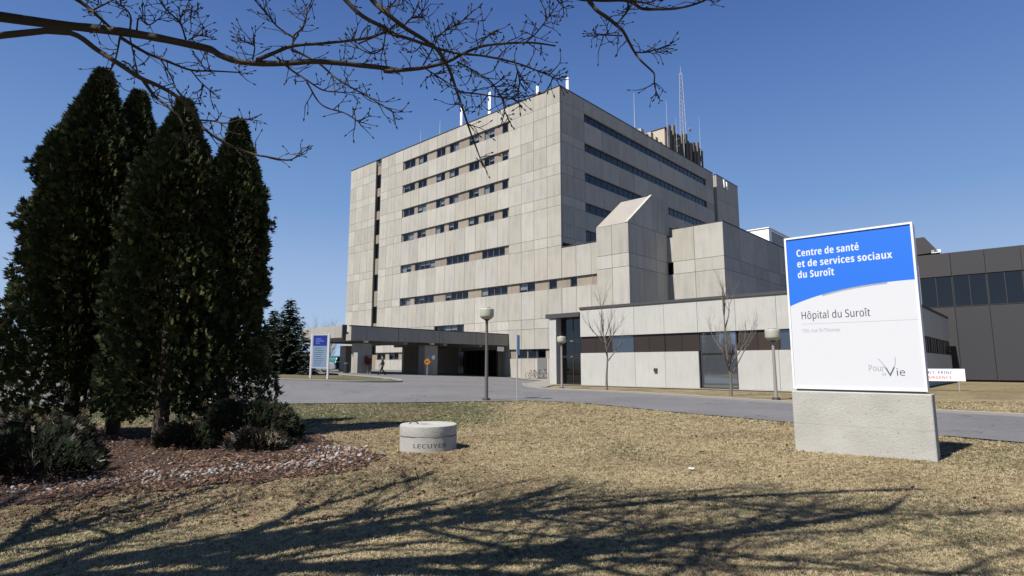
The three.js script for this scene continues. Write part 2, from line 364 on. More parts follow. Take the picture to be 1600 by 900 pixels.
  { const d = box(g, 'side_door', M.alum, -3.7, -2.3, .1, 2.38, .006, .07); const h = box(g, 'handle', M.darkframe, -2.55, -2.47, 1.0, 1.2, .071, .12, 0, d); h.userData.label = 'door handle'; }
  // shaded end with ribbon windows
  const TR = [33.4, 29.5, 25.6, 21.7, 18.2], BR = [32.25, 28.35, 24.4, 20.5, 16.6];
  const zc = [-.27, -2.6, -5]; for (let k = 1; k <= 9; k++) zc.push(-5 - k * 4); zc.push(-43.8);
  const spanR = [[33.4, 35.2], [29.5, 32.25], [25.6, 28.35], [21.7, 24.4], [18.2, 20.5], [15.9, 16.6]];
  const sidePanel = (z1, z0, y0, y1) => box(g, 'side_panel', pick(M.facade), -.25, rr(-.004, .004), y0 + J, y1 - J, z0 + J, z1 - J, Math.floor(rnd() * 5));
  for (let c = 0; c < zc.length - 1; c++) {
    for (const [y0, y1] of spanR) sidePanel(zc[c], zc[c + 1], y0, y1);
    if (c < 2 || c === zc.length - 2) for (let r = 0; r < 5; r++) sidePanel(zc[c], zc[c + 1], BR[r], TR[r]);
    else for (let r = 0; r < 5; r++) windowPart(g, 'x', zc[c + 1] + .01, zc[c] - .01, BR[r], TR[r], -.25, 3, { pane: M.glassDark, frame: M.darkframe, blind: .05, fw: .05 });
  }
  for (let c = 3; c < zc.length - 1; c++) box(g, 'side_panel', M.facade[1], -.25, 0, 0, 15.9 - J, zc[c + 1] + J, zc[c] - J, 2);
  // copings
  box(g, 'coping', M.coping, -46.06, .06, 35.21, 35.30, -.42, .06);
  box(g, 'coping', M.coping, -.42, .06, 35.21, 35.30, -43.85, -.425);
  box(g, 'back_wall', M.facade[0], -46, 0, 0, 35.15, -43.95, -43.82);
  box(g, 'end_wall', M.facade[0], -46, -45.75, 0, 35.15, -43.8, -.28);
}
{
  const g = block('stair_tower', 'shaded concrete shaft behind a dark slot at the tower end', 'building', 0, -45.4);
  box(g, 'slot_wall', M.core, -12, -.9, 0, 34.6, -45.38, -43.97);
  for (let r = 0; r < 8; r++) for (let c = 0; c < 2; c++) box(g, 'side_panel', pick(M.facade), -.25, 0, r * 4.42 + J, r * 4.42 + 4.42 - J, -50.3 - c * 4.9 + J, -45.4 - c * 4.9 - J, r % 4);
  box(g, 'front_wall', M.facade[0], -12, -.3, 0, 35.3, -55.2, -45.42);
  box(g, 'coping', M.coping, -.5, .05, 35.38, 35.48, -55.25, -45.35);
  for (const [z, y] of [[-48.4, 33.6], [-49.6, 33.4]]) box(g, 'panel_antenna', M.antenna, .1, .28, y, y + 1.5, z - .22, z + .22);
}
{
  const g = block('podium_wing', 'low beige concrete wing carrying on from the tower corner', 'building', 5, 0);
  box(g, 'core', M.core, .3, 14.0, 0, 14.9, -40, -.62);
  box(g, 'roof_deck', M.roof, .05, 14.4, 14.9, 15.05, -40, -.3);
  const cols = [.02, 2.08, 4.14, 6.2, 8.3, 10.4, 12.4, 14.46];
  for (let c = 0; c < cols.length - 1; c++) {
    for (const [y0, y1] of [[0, 2.4], [3.5, 5.9], [5.9, 7.05], [7.05, Bt[5]], [T[5], 15.2]]) box(g, 'facade_panel', pick(M.facade), cols[c] + J, cols[c + 1] - J, y0 + J, y1 - J, -.25, rr(-.004, .004), Math.floor(rnd() * 5));
    if (c) box(g, 'infill_panel', pick(M.infill), cols[c], cols[c + 1] - .01, Bt[5], T[5], -.34, -.2, c % 5);
    box(g, 'infill_panel', M.infill[1], cols[c], cols[c + 1] - .01, 2.4, 3.5, -.34, -.2, c % 5);
  }
  box(g, 'infill_panel', M.infill[0], .02, 1.08, Bt[5], T[5], -.34, -.2);
  windowPart(g, 'z', 1.1, 2.06, Bt[5], T[5], -.27, 1, { blind: 0 });
  box(g, 'coping', M.coping, .08, 14.5, 15.21, 15.28, -.42, .05);
  // narrow sunlit return with one black window, between the two shafts
  box(g, 'return_wall', M.facade[0], 12.6, 14.45, 6, 10.4, .32, .8); box(g, 'return_wall', M.facade[2], 12.6, 14.45, 11.65, 14.1, .32, .8);
  box(g, 'return_wall', M.facade[0], 12.6, 13.6, 10.4 + .01, 11.64, .32, .79);
  windowPart(g, 'z', 13.62, 14.42, 10.42, 11.63, .45, 1, { pane: M.glassDark, frame: M.darkframe });
}
function prism(profile, x0, x1) {   // a (z, y) outline extruded along x, uv in metres
  const s = new THREE.Shape(profile.map(([z, y]) => new THREE.Vector2(-z, y)));
  const e = new THREE.ExtrudeGeometry(s, { depth: x1 - x0, bevelEnabled: false });
  e.rotateY(Math.PI / 2); e.translate(x0, 0, 0); return e;
}
{
  // shaft with a sloping top; panels above each joint line
  const g = block('sloped_shaft', 'concrete shaft with a slanted sunlit top beside the tower', 'building', 12.2, 8.2);
  const X0 = 10.45, X1 = 13.87, Z1 = 8.2, Z0 = .85, pr = (name, prof, x0, x1, m) => { const q = add(g, name, prism(prof, x0, x1), m); q.position.set(-g.ox, 0, -g.oz); return q; };
  box(g, 'core', M.core, X0 + .3, X1 - .3, 0, 14.1, Z0, Z1 - .3);
  const mid = (X0 + X1) / 2 - .05;
  for (const [y0, y1] of [[0, 7], [7, 10.4], [10.4, 11.62], [11.62, 14.38]]) {
    box(g, 'front_panel', pick(M.facade), X0, mid - J, y0 + J, y1 - J, Z1 - .25, Z1, 1); box(g, 'front_panel', pick(M.facade), mid + J, X1, y0 + J, y1 - J, Z1 - .25, Z1, 2);
    for (const [a, b] of [[Z1 - .26, 5.6], [5.6, 3.2], [3.2, Z0]]) box(g, 'side_panel', pick(M.facade), X1 - .25, X1, y0 + J, y1 - J, b + J, a - J, Math.floor(rnd() * 5));
    box(g, 'far_side', M.facade[0], X0, X0 + .25, y0, y1, Z0, Z1 - .26);
  }
  pr('gable_panel', [[Z1, 14.4], [3.7, 17.84], [3.7, 14.4]], X1 - .3, X1, M.facade[0]);
  pr('gable_panel', [[3.66, 14.4], [3.66, 17.86], [.4, 17.86], [.4, 14.4]], X1 - .3, X1 - .003, M.facade[1]);
  pr('slanted_roof', [[Z1 - .02, 14.39], [Z1 - .02, 14.42], [3.7, 17.83], [.4, 17.83], [.4, 14.39]], X0, X1 - .31, std(.285, .262, .235, .9, { map: roughMap }));
  pr('roof_edge', [[Z1 + .04, 14.4], [Z1 + .04, 14.47], [3.7, 17.92], [3.7, 17.85]], X1 - .28, X1 + .02, M.facade[2]);
}
{
  const g = block('corner_block', 'square concrete block with one sunlit and one shaded face above the annex', 'building', 17, .97);
  const X0 = 14.5, X1 = 19.52, Z1 = .97, top = 14.85;
  box(g, 'core', M.core, X0 + .3, X1 - .3, 0, 14.5, -29.7, Z1 - .3);
  box(g, 'roof_deck', M.roof, X0 + .26, X1 - .26, 14.5, 14.6, -29.7, Z1 - .26);
  for (const [y0, y1] of [[0, 7], [7, 10.4], [10.4, 11.62], [11.62, top]]) {
    for (const [a, b] of [[X0, 16.7], [16.7, X1]]) box(g, 'front_panel', pick(M.facade), a + (a === X0 ? 0 : J), b - (b === X1 ? 0 : J), y0 + J, y1 - J, Z1 - .25, Z1, Math.floor(rnd() * 5));
    for (let k = 0; k < 8; k++) box(g, 'side_panel', pick(M.facade), X1 - .25, X1, y0 + J, y1 - J, Z1 - .26 - (k + 1) * 3.8 + J, Z1 - .26 - k * 3.8 - J, Math.floor(rnd() * 5));
    box(g, 'far_side', M.facade[0], X0, X0 + .25, y0, y1, -29.6, Z1 - .27);
  }
  box(g, 'coping', M.coping, X1 - .3, X1 + .04, top + .01, top + .09, -29.6, Z1 + .04);
  box(g, 'coping', M.coping, X0, X1 - .31, top + .01, top + .05, Z1 - .3, Z1 + .03);
}
{
  const g = block('rooftop_unit', 'white metal plant room on the roof behind the corner block', 'plant room', 17.2, -19.5);
  const wm = std(.80, .80, .80, .5);
  box(g, 'housing', wm, 15.6, 18.3, 14.62, 17.25, -23, -15.2); box(g, 'cap', wm, 15.5, 18.4, 17.26, 17.36, -23.1, -15.1);
  box(g, 'housing', wm, 16, 18.9, 14.62, 16.6, -29, -23.02);
  for (let k = 0; k < 9; k++) box(g, 'louvre', M.alum, 18.31, 18.36, 15.0 + k * .23, 15.13 + k * .23, -21.8, -16.2);
  box(g, 'vent_opening', M.core, 18.91, 18.95, 15.5, 16.2, -27.5, -25.6);
}
// annex: white panels above and below a dark band
{
  const g = block('annex', 'low white panelled annex with a dark brown window band', 'building', 23, 14.2);
  const Z = 14.2, X0 = 12.78, X1 = 33.7, top = 6.1, b0 = 2.58, b1 = 3.9;
  box(g, 'core', M.core, X0 + .3, X1 - .7, 0, 5.6, -18, Z - 1.2);
  box(g, 'roof_deck', M.roof, X0 + .26, X1 - .26, 5.6, 5.75, -18, Z - .26);
  const cols = [X0, 17.75, 20.23, 22.78, 25.45, 28.07, 30.9, X1];
  for (let c = 0; c < cols.length - 1; c++) {
    const a = cols[c] + (c ? J * .6 : 0), b = cols[c + 1] - (c < 6 ? J * .6 : 0);
    box(g, 'upper_panel', M.white[c % 2], a, b, b1, top, Z - .25, Z + rr(-.004, .004), c);
    if (c !== 3) box(g, 'lower_panel', M.white[(c + 1) % 2], a, b, .02, b0, Z - .25, Z + rr(-.004, .004), c + 2);
  }
  const brown = [[X0, 15.6], [17.66, 20.2], [20.23, 22.85], [25.5, 28.1], [30.9, 33.4]];
  for (const [a, b] of brown) { box(g, 'brown_panel', pick(M.brown), a + .01, (a + b) / 2 - .01, b0 + .01, b1 - .01, Z - .24, Z - .12); box(g, 'brown_panel', pick(M.brown), (a + b) / 2 + .01, b - .01, b0 + .01, b1 - .01, Z - .24, Z - .12); }
  windowPart(g, 'z', 15.62, 17.64, b0, b1, Z - .17, 1, { pane: M.mirror, frame: M.darkframe });
  windowPart(g, 'z', 28.12, 30.88, b0, b1, Z - .17, 2, { pane: M.mirror, frame: M.darkframe });
  const d = windowPart(g, 'z', 22.88, 25.42, .05, b1, Z - .17, 1, { pane: M.bayGlass, frame: M.darkframe, fw: .08 }); d.name = 'glazed_bay';
  box(g, 'transom', M.darkframe, 22.97, 25.33, 2.42, 2.52, Z - .2, Z - .1);
  box(g, 'wall_light', M.darkframe, 19.35, 19.6, 1.15, 1.4, Z + .006, Z + .12);
  // shaded end
  for (let k = 0; k < 8; k++) {
    const z1 = Z - .26 - k * 4, z0 = z1 - 4;
    box(g, 'upper_panel', M.white[k % 2], X1 - .25, X1, b1, top, z0 + J, z1 - J, k % 5); box(g, 'lower_panel', M.white[k % 2], X1 - .25, X1, .02, b0, z0 + J, z1 - J, k % 4);
    windowPart(g, 'x', z0 + .3, z1 - .3, b0, b1, X1 - .15, 3, { pane: M.glassDark, frame: M.darkframe }); box(g, 'brown_panel', M.brown[0], X1 - .2, X1 - .1, b0, b1, z0 - .28, z0 + .28);
  }
  box(g, 'coping', M.coping, X0 - .05, X1 + .06, top + .01, top + .2, Z - .5, Z + .07);
  box(g, 'coping', M.coping, X1 - .45, X1 + .06, top + .01, top + .2, -18, Z - .51);
  box(g, 'end_wall', M.white[0], X0, X0 + .25, 0, top, -18, Z - .27);
  // glazed entrance recess with its fin wall and slab
  box(g, 'fin_wall', M.white[0], 9.55, 10.25, 0, 5.55, 12.2, Z - .02, 3);
  box(g, 'slab', M.coping, 9.2, X0 - .06, 5.56, 5.92, 11.5, Z + .1);
  box(g, 'recess_back', M.core, 10.26, X0 - .01, 0, 5.55, 11.6, 11.9);
  for (const [y0, y1] of [[.05, 2.3], [2.35, 3.6], [3.65, 5.5]]) windowPart(g, 'z', 10.28, X0 - .02, y0, y1, Z - .75, 2, { pane: M.glassBlack, frame: M.darkframe });
  for (const [x, w] of [[20.6, 1.9], [22.8, .5]]) box(g, 'roof_curb', M.coping, x, x + w, 6.5, 6.62, 8, 8.4);
}
// porte-cochere
{
  const g = block('entrance_canopy', 'broad dark concrete canopy on thick piers over the entrance drive', 'canopy', -13, 11);
  const X1 = -8.4, X0 = -18, Z1 = 22.2, y0 = 4.0, y1 = 5.35;
  box(g, 'slab', M.canopy, X0, X1 - .31, y0 + .2, y1 - .5, .02, Z1 - .6);
  for (let k = 0; k < 4; k++) box(g, 'side_fascia', M.canopy, X1 - .3, X1, y0, y1, .02 + k * 5.55 + (k ? .02 : 0), 5.55 + k * 5.55 - .02, k);
  box(g, 'coping', M.coping, X1 - .34, X1 + .04, y1 + .01, y1 + .09, .05, Z1 + .02);
  for (let k = 0; k < 3; k++) box(g, 'front_fascia', M.canopy, -18 + k * 2.67, -18 + (k + 1) * 2.67 - .02, y0 + .3, y1 + .12, Z1 - .3, Z1, k);
  box(g, 'fascia_end', M.coping, -10.0, -9.86, y0 + .1, y1 + .2, Z1 - .45, Z1 + .03);
  box(g, 'front_beam', M.canopy, -9.84, -8.72, y0, y0 + .62, Z1 - .9, Z1 - .35);
  box(g, 'left_fascia', M.canopy, X0 - .3, X0 - .01, y0, y1, .05, Z1);
  for (const z of [4.5, 10, 15.5]) box(g, 'beam', M.canopy, X0, X1 - .31, y0 - .25, y0 + .19, z - .25, z + .25);
  for (const [a, b, c, d] of [[-10.1, -9, 19.4, 21], [-10.1, -9, 10.87, 12.67], [-17.6, -16.4, 16.2, 17.8]]) box(g, 'pier', M.canopy, a, b, 0, y0 - .26, c, d, 2);
  box(g, 'screen_wall', M.canopy, -17.6, -17.2, 0, y0 + .1, .3, 9.3, 1);
  box(g, 'end_post', M.darkframe, -9.05, -8.75, 0, y0 - .01, .7, 1.5);
  const lampM = std(.75, .75, .70, .5);
  for (const z of [20.2, 11.8]) { const l = add(g, 'soffit_lamp', new THREE.CylinderGeometry(.28, .24, .16, 16), lampM); l.position.set(-8.9 - g.ox, y0 - .09, z - g.oz); }
  const sp = box(g, 'notice_board', M.antenna, -8.74, -8.7, 3.3, 3.85, .5, 1.7); sp.userData.label = 'small white notice under the canopy end';
  for (const [y, z, r] of [[2.05, 12.25, .27], [2.45, 11.5, .24]]) { const q = add(g, 'round_plate', new THREE.CylinderGeometry(r, r, .03, 20), M.antenna); q.rotation.z = Math.PI / 2; q.position.set(-8.97 - g.ox, y, z - g.oz); }
  const red = box(g, 'red_box', std(.16, .015, .015, .6), -8.99, -8.8, 1.6, 2.5, 19.6, 20.2); red.userData.label = 'red box fixed to a pier';
}
// dark building beyond the annex and roof things
{
  const g = block('rear_wing', 'dark clad wing with a shed roof rising behind the annex', 'building', 40, -20);
  const dk = std(.027, .027, .032, .7), dk2 = std(.036, .034, .036, .8);
  box(g, 'wall', dk, 31.5, 64, 0, 13, -40, -20.3);
  for (let k = 0; k < 12; k++) for (const [y0, y1] of [[.2, 7.4], [10.6, 12.95]]) box(g, 'cladding_panel', k % 3 ? dk : dk2, 31.5 + k * 2.7, 31.5 + (k + 1) * 2.7 - .04, y0, y1, -20.28, -20.05);
  for (let k = 0; k < 12; k++) windowPart(g, 'z', 31.5 + k * 2.7, 31.5 + (k + 1) * 2.7 - .04, 7.45, 10.55, -20.16, 2, { pane: M.glassBlack, frame: M.darkframe });
  const r = add(g, 'shed_roof', (() => { const s = new THREE.Shape([[29.8, 12.9], [29.8, 14.75], [32.2, 14.8], [33.3, 13.1]].map(([x, y]) => new THREE.Vector2(x, y))); return new THREE.ExtrudeGeometry(s, { depth: 8, bevelEnabled: false }).translate(-40, 0, -8.2); })(), dk2);
  r.position.set(0, .11, 0);
  box(g, 'skylight', std(.7, .75, .8, .2), 32.7, 33.5, 13.12, 13.45, -20.6, -20.2);
}
{
  const g = block('roof_plant_room', 'brown plant room crowded with aerials on the tower roof', 'plant room', -5, -37);
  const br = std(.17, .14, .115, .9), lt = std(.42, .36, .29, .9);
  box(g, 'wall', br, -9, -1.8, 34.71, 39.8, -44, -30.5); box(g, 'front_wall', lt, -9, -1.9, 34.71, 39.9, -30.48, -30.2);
  box(g, 'roof', M.coping, -9.1, -1.7, 39.91, 40.02, -43.5, -30.1);
  for (let k = 0; k < 9; k++) box(g, 'pilaster', k % 2 ? br : M.coping, -1.79, -1.45, 34.71, 39.6 + (k * 37 % 10) * .16, -43.6 + k * 1.5, -43.0 + k * 1.5);
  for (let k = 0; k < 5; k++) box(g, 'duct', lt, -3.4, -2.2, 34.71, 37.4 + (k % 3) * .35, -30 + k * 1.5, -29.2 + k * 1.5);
}
const mastThing = (name, label, x, z, y0, y1, r, group, crossbars = 0) => {
  const g = thing(name, label, 'antenna', L(x, z, y0), TH, group), mb = new MB();
  add(g, 'mast', mb.tube([V(0, 0, 0), V(0, (y1 - y0) * .6, 0), V(0, y1 - y0, 0)], [r, r * .8, r * .45], 6).geo(), M.galv);
  const b = add(g, 'foot', new THREE.CylinderGeometry(r * 2, r * 3.2, .35, 10), M.steel); b.position.y = .175;
  for (let k = 0; k < crossbars; k++) { const c = add(g, 'crossbar', new THREE.BoxGeometry(.9, .05, .05), M.steel); c.position.y = (y1 - y0) * (.35 + .16 * k); }
  return g;
};
const panelAntenna = (x, z, y0, y1, w, label) => {
  const g = thing('panel_antenna', label, 'antenna', L(x, z, 34.7), TH, 'white aerials along the tower parapet');
  add(g, 'pole', new MB().tube([V(0, 0, -.12), V(0, y1 - 34.9, -.12)], [.045, .045], 6).geo(), M.galv);
  const p = add(g, 'housing', new RoundedBoxGeometry(w, y1 - y0, .16, 2, .05), M.antenna); p.position.y = (y0 + y1) / 2 - 34.7;
  const s = add(g, 'foot_plate', new THREE.BoxGeometry(.4, .04, .4), M.steel); s.position.y = .02;
};
panelAntenna(-12.7, -.75, 35.6, 38.9, .52, 'tall white panel aerial on the front parapet above the window columns');
panelAntenna(-18.4, -.75, 35.5, 38.4, .45, 'white panel aerial partly behind the drooping maple twig');
panelAntenna(-4.1, -.75, 35.4, 36.9, .4, 'short white panel aerial on the sunlit parapet near the tower corner');
panelAntenna(-.75, -2.6, 35.4, 37.5, .42, 'white panel aerial on the shaded parapet beside the tower corner');
mastThing('whip_antenna', 'thin grey aerial with a crossbar over the middle of the front parapet', -23.2, -.8, 34.7, 38, .06, 'thin aerials on the tower roof', 1);
mastThing('whip_antenna', 'thin grey aerial over the slotted end of the front parapet', -27.8, -.8, 34.7, 37.7, .05, 'thin aerials on the tower roof', 1);
mastThing('whip_antenna', 'thin grey aerial standing alone over the shaded parapet', -1.2, -19.6, 34.7, 41.8, .06, 'thin aerials on the tower roof');
mastThing('whip_antenna', 'tall white whip aerial in front of the brown plant room', -1.2, -29.8, 34.7, 44.2, .06, 'thin aerials on the tower roof');
mastThing('whip_antenna', 'white whip aerial close beside the lattice mast', -1.2, -35.6, 34.7, 46.5, .07, 'thin aerials on the tower roof');
mastThing('whip_antenna', 'thin aerial past the far end of the brown plant room', -1.0, -41.6, 34.7, 45.2, .05, 'thin aerials on the tower roof');
mastThing('whip_antenna', 'short aerial with crossbars before the lattice mast', -1.1, -32.8, 34.7, 42.2, .05, 'thin aerials on the tower roof', 2);
{
  const g = thing('lattice_mast', 'tall slender lattice radio mast on the tower roof', 'mast', L(-2.6, -38.4, 40.02), TH);
  const h = 12.8, w0 = .62, w1 = .24;
  const leg = (k, t) => { const a = k * Math.PI * 2 / 3, w = w0 + (w1 - w0) * t; return V(Math.cos(a) * w, t * h, Math.sin(a) * w); };
  for (let k = 0; k < 3; k++) add(g, 'leg', new MB().tube([leg(k, 0), leg(k, 1)], [.05, .04], 5).geo(), M.galv);
  const br = new MB(); for (let s = 0; s < 16; s++) for (let k = 0; k < 3; k++) br.tube([leg(k, s / 16), leg((k + 1) % 3, (s + 1) / 16)], [.024, .024], 4);
  add(g, 'bracing', br.geo(), M.galv);
  add(g, 'top_aerial', new MB().tube([V(0, h - .3, 0), V(0, h + 1.4, 0)], [.04, .025], 5).geo(), M.galv);
  const dish = add(g, 'dish', new THREE.SphereGeometry(.55, 16, 8, 0, Math.PI * 2, 0, .9), M.steel); dish.rotation.z = -1.4; dish.position.set(.9, 1.9, 0);
}

// ---------------------------------------------------------------- the hospital sign
function canvasTex(w, h, draw) {
  const c = document.createElement('canvas'); c.width = w; c.height = h; draw(c.getContext('2d'), w, h);
  const t = new THREE.CanvasTexture(c); t.colorSpace = THREE.SRGBColorSpace; t.anisotropy = 8; return t;
}
{
  const turn = THREE.MathUtils.degToRad(-41), W = 2.16;
  const a = V(5.52, 0, -11.5), ax = V(Math.cos(turn), 0, -Math.sin(turn));
  const g = thing('hospital_sign', 'large white and blue hospital sign on a concrete plinth', 'sign', a.clone().addScaledVector(ax, W / 2 + .02), turn);
  const base = add(g, 'plinth', new RoundedBoxGeometry(2.24, 1.6, .44, 3, .025), null);
  const pit = tex(512, (u, v) => {
    const k0 = fbm(u * 6, v * 6, 501, 5, 6, 6), f = fbm(u * 140, v * 140, 511, 2, 140, 140), pits = vnoise(u * 60, v * 60, 521, 60, 60), line = Math.exp(-(((v - .62 + .015 * vnoise(u * 9, 0, 5, 9, 1)) / .006) ** 2)) * vnoise(u * 14, 3, 531, 14, 0);
    const k = .93 + (k0 - .5) * .26 + (f - .5) * .16 - (pits > .93 ? .3 : 0) - line * .22; return [k, k * .985, k * .96];
  }, 1);
  pit.repeat.set(1, 1);
  base.material = std(.37, .37, .35, .93, { map: pit, bumpMap: grainBump, bumpScale: .004 });
  base.position.set(.015, .35, -.16);
  const cab = add(g, 'cabinet', new RoundedBoxGeometry(W, 3.0, .30, 3, .02), std(.62, .62, .66, .35)); cab.position.set(0, 1.19 + 1.5, -.16);
  const skirt = add(g, 'cabinet_foot', new THREE.BoxGeometry(W - .1, .04, .24), M.alum); skirt.position.set(0, 1.17, -.16);
  const face = add(g, 'sign_face', new THREE.PlaneGeometry(W - .07, 2.93), null); face.position.set(0, 2.69, -.004);
  const t = canvasTex(1024, 1436, (c, w, h) => {
    c.fillStyle = '#e9ebef'; c.fillRect(0, 0, w, h);
    const curve = (o) => { c.beginPath(); c.moveTo(0, 0); c.lineTo(w, 0); c.lineTo(w, 492 + o); c.bezierCurveTo(w * .70, 492 + o, w * .34, 516 + o, 0, 660 + o); c.closePath(); };
    c.save(); curve(0); c.lineWidth = 26; c.strokeStyle = '#aeb4bd'; c.beginPath(); c.moveTo(w * .80, 500); c.bezierCurveTo(w * .62, 506, w * .44, 530, w * .28, 572); c.stroke(); c.restore();
    c.fillStyle = '#2b7df2'; curve(0); c.fill();
    c.fillStyle = '#f4f6fa'; c.font = 'bold 94px sans-serif'; c.textBaseline = 'alphabetic';
    const put = (s, x, y, wd) => { const m = c.measureText(s).width; c.save(); c.translate(x, y); c.scale(wd / m, 1); c.fillText(s, 0, 0); c.restore(); };
    put('Centre de santé', 84, 178, 540); put('et de services sociaux', 84, 284, 790); put('du Suroît', 84, 390, 322);
    c.fillStyle = '#2c3038'; c.font = '98px sans-serif'; put('Hôpital du Suroît', 90, 792, 580);
    c.fillStyle = '#b9bec6'; c.fillRect(90, 838, w - 90, 4);
    c.fillStyle = '#a5abb5'; c.font = '46px sans-serif'; put('150, rue St-Thomas', 90, 920, 330);
    c.fillStyle = '#a3aab4'; c.font = '74px sans-serif'; put('Pour', 618, 1284, 126);
    c.font = 'italic 40px sans-serif'; put('la', 716, 1322, 34);
    c.fillStyle = '#5d6a78'; c.font = '88px sans-serif'; put('ie', 824, 1322, 72);
    c.strokeStyle = '#5d6a78'; c.lineCap = 'round'; c.lineWidth = 11; c.beginPath(); c.moveTo(750, 1250); c.lineTo(782, 1318); c.lineTo(816, 1248); c.stroke();
    c.strokeStyle = '#b4bcc6'; c.lineWidth = 7; c.beginPath(); c.moveTo(750, 1250); c.quadraticCurveTo(728, 1205, 700, 1176); c.moveTo(816, 1248); c.quadraticCurveTo(832, 1200, 828, 1164); c.stroke();
  });
  face.material = std(.66, .665, .68, .4, { map: t });
  const rim = new MB(), hw = W / 2 - .035, hh = 1.465;   // raised edge trim round the face
  rim.box(-W / 2, W / 2, hh, hh + .036, 0, .02).box(-W / 2, W / 2, -hh - .036, -hh, 0, .02).box(-W / 2, -hw, -hh, hh, 0, .02).box(hw, W / 2, -hh, hh, 0, .02);
  const rm = add(g, 'edge_trim', rim.geo(true), std(.66, .66, .69, .4)); rm.position.set(0, 2.69, -.006);
}
// ---------------------------------------------------------------- concrete manhole ring standing on the lawn
{
  const x = -1.66, z = -11.72, g = thing('concrete_ring', 'squat concrete manhole ring with a lid standing on the lawn', 'concrete ring', V(x, H(x, z), z));
  const lathe = (pts, s = 64) => new THREE.LatheGeometry(pts.map(([r, y]) => new THREE.Vector2(r, y)), s);
  const c1 = canvasTex(2048, 256, (c, w, h) => {
    c.fillStyle = '#c4c1bb'; c.fillRect(0, 0, w, h);
    for (let k = 0; k < 9000; k++) { const v = 150 + 80 * rnd(); c.fillStyle = `rgba(${v},${v - 2},${v - 8},.18)`; c.fillRect(rnd() * w, rnd() * h, 2 + rnd() * 9, 1 + rnd() * 5); }
    for (let k = 0; k < 160; k++) { c.fillStyle = 'rgba(110,105,98,.10)'; c.fillRect(rnd() * w, rnd() * h * .5, 3 + rnd() * 6, 30 + rnd() * 150); }
    c.fillStyle = 'rgba(60,58,58,.62)'; c.font = 'bold 84px sans-serif'; c.save(); c.translate(1024 - 205, 150); c.scale(1.12, 1); c.fillText('LECUYER', 0, 0); c.restore();
  });
  const cm = std(.60, .585, .555, .92, { map: c1, bumpMap: grainBump, bumpScale: .004 });
  cm.color.setRGB(.62, .62, .62);
  const lower = add(g, 'ring', new THREE.CylinderGeometry(.56, .555, .34, 72, 1, true), cm); lower.position.y = .115; lower.rotation.y = Math.PI + .22;
  add(g, 'ring_top', new THREE.RingGeometry(.3, .559, 48).rotateX(-Math.PI / 2), cm).position.y = .284;
  const plain = std(.37, .36, .335, .92, { map: roughMap, bumpMap: grainBump, bumpScale: .004 });
  const lidGeo = lathe([[.40, .286], [.545, .292], [.56, .30], [.562, .47], [.55, .487], [.30, .492], [.16, .49], [.15, .47], [.15, .40], [0, .40]]);
  add(g, 'lid', lidGeo, plain);
  const mort = new MB(); const N = 90; const pts = [], rad = []; for (let k = 0; k <= N; k++) { const a = k / N * Math.PI * 2; pts.push(V(Math.cos(a) * .556, .288 + (fbm(k * .16, 2, 611, 3) - .5) * .05, Math.sin(a) * .556)); rad.push(.006 + .010 * vnoise(k * .35, 1, 621)); }
  add(g, 'mortar_joint', mort.tube(pts, rad, 6, false).geo(), std(.17, .16, .15, .95));
  const eye = new MB().tube(smooth([V(-.09, .487, .02), V(-.05, .53, .02), V(.05, .53, .02), V(.09, .487, .02)], 12), Array(13).fill(.012), 6).geo(); add(g, 'lifting_eye', eye, M.darkframe).position.set(-.28, 0, .05);
}
// ---------------------------------------------------------------- lamps and small signs
M.cream = new THREE.MeshPhysicalMaterial({ roughness: .5, transmission: .25, thickness: 0, color: 0xb4b4a4 });
function lamp(px, pz, h, w, pole, label) {
  const g = thing('street_lamp', label, 'street lamp', V(px, H(px, pz), pz), rr(0, 1), 'globe lamps along the drive');
  add(g, 'base_plate', new THREE.CylinderGeometry(.17, .2, .12, 12), M.darkframe).position.y = .06;
  add(g, 'pole', new THREE.CylinderGeometry(.062, .085, h - w * .82 - .1, 14), pole).position.y = (h - w * .82 - .1) / 2 + .1;
  add(g, 'collar', new THREE.CylinderGeometry(w * .25, .075, .09, 14), M.darkframe).position.y = h - w * .84;
  const s = new THREE.LatheGeometry([[.10, 0], [.30, .02], [.44, .14], [.5, .26], [.5, .70], [.47, .77], [0, .81]].map(([r, y]) => new THREE.Vector2(r * w, y * w)), 24);
  add(g, 'globe', s, M.cream).position.y = h - w * .81;
  add(g, 'cap', new THREE.CylinderGeometry(w * .26, w * .33, .05, 20), M.alum).position.y = h + .0;
}
const poleBrown = std(.10, .085, .075, .55), poleGrey = std(.24, .215, .195, .6);
lamp(-1.17, -26.75, 4.25, .66, poleBrown, 'tall dark lamp post with a pale globe at the near lawn edge');
lamp(3.42, -40, 3.6, .60, poleGrey, 'slim lamp post before the dark glazed annex entrance');
lamp(12.5, -27.7, 3.35, .68, poleGrey, 'short lamp post with a pale globe before the annex wall near the big sign');
{
  const g = thing('road_sign', 'slim pole carrying a blue sign turned edge on beside the tall lamp', 'sign', V(.24, H(.24, -27.1), -27.1), 1.36);
  add(g, 'post', new THREE.CylinderGeometry(.035, .035, 2.95, 10), M.galv).position.y = 1.475;
  add(g, 'sign_plate', new THREE.BoxGeometry(.62, .92, .03), std(.16, .28, .44, .5)).position.set(0, 2.55, .05);
  add(g, 'plate_back', new THREE.BoxGeometry(.60, .9, .012), M.galv).position.set(0, 2.55, .028);
}
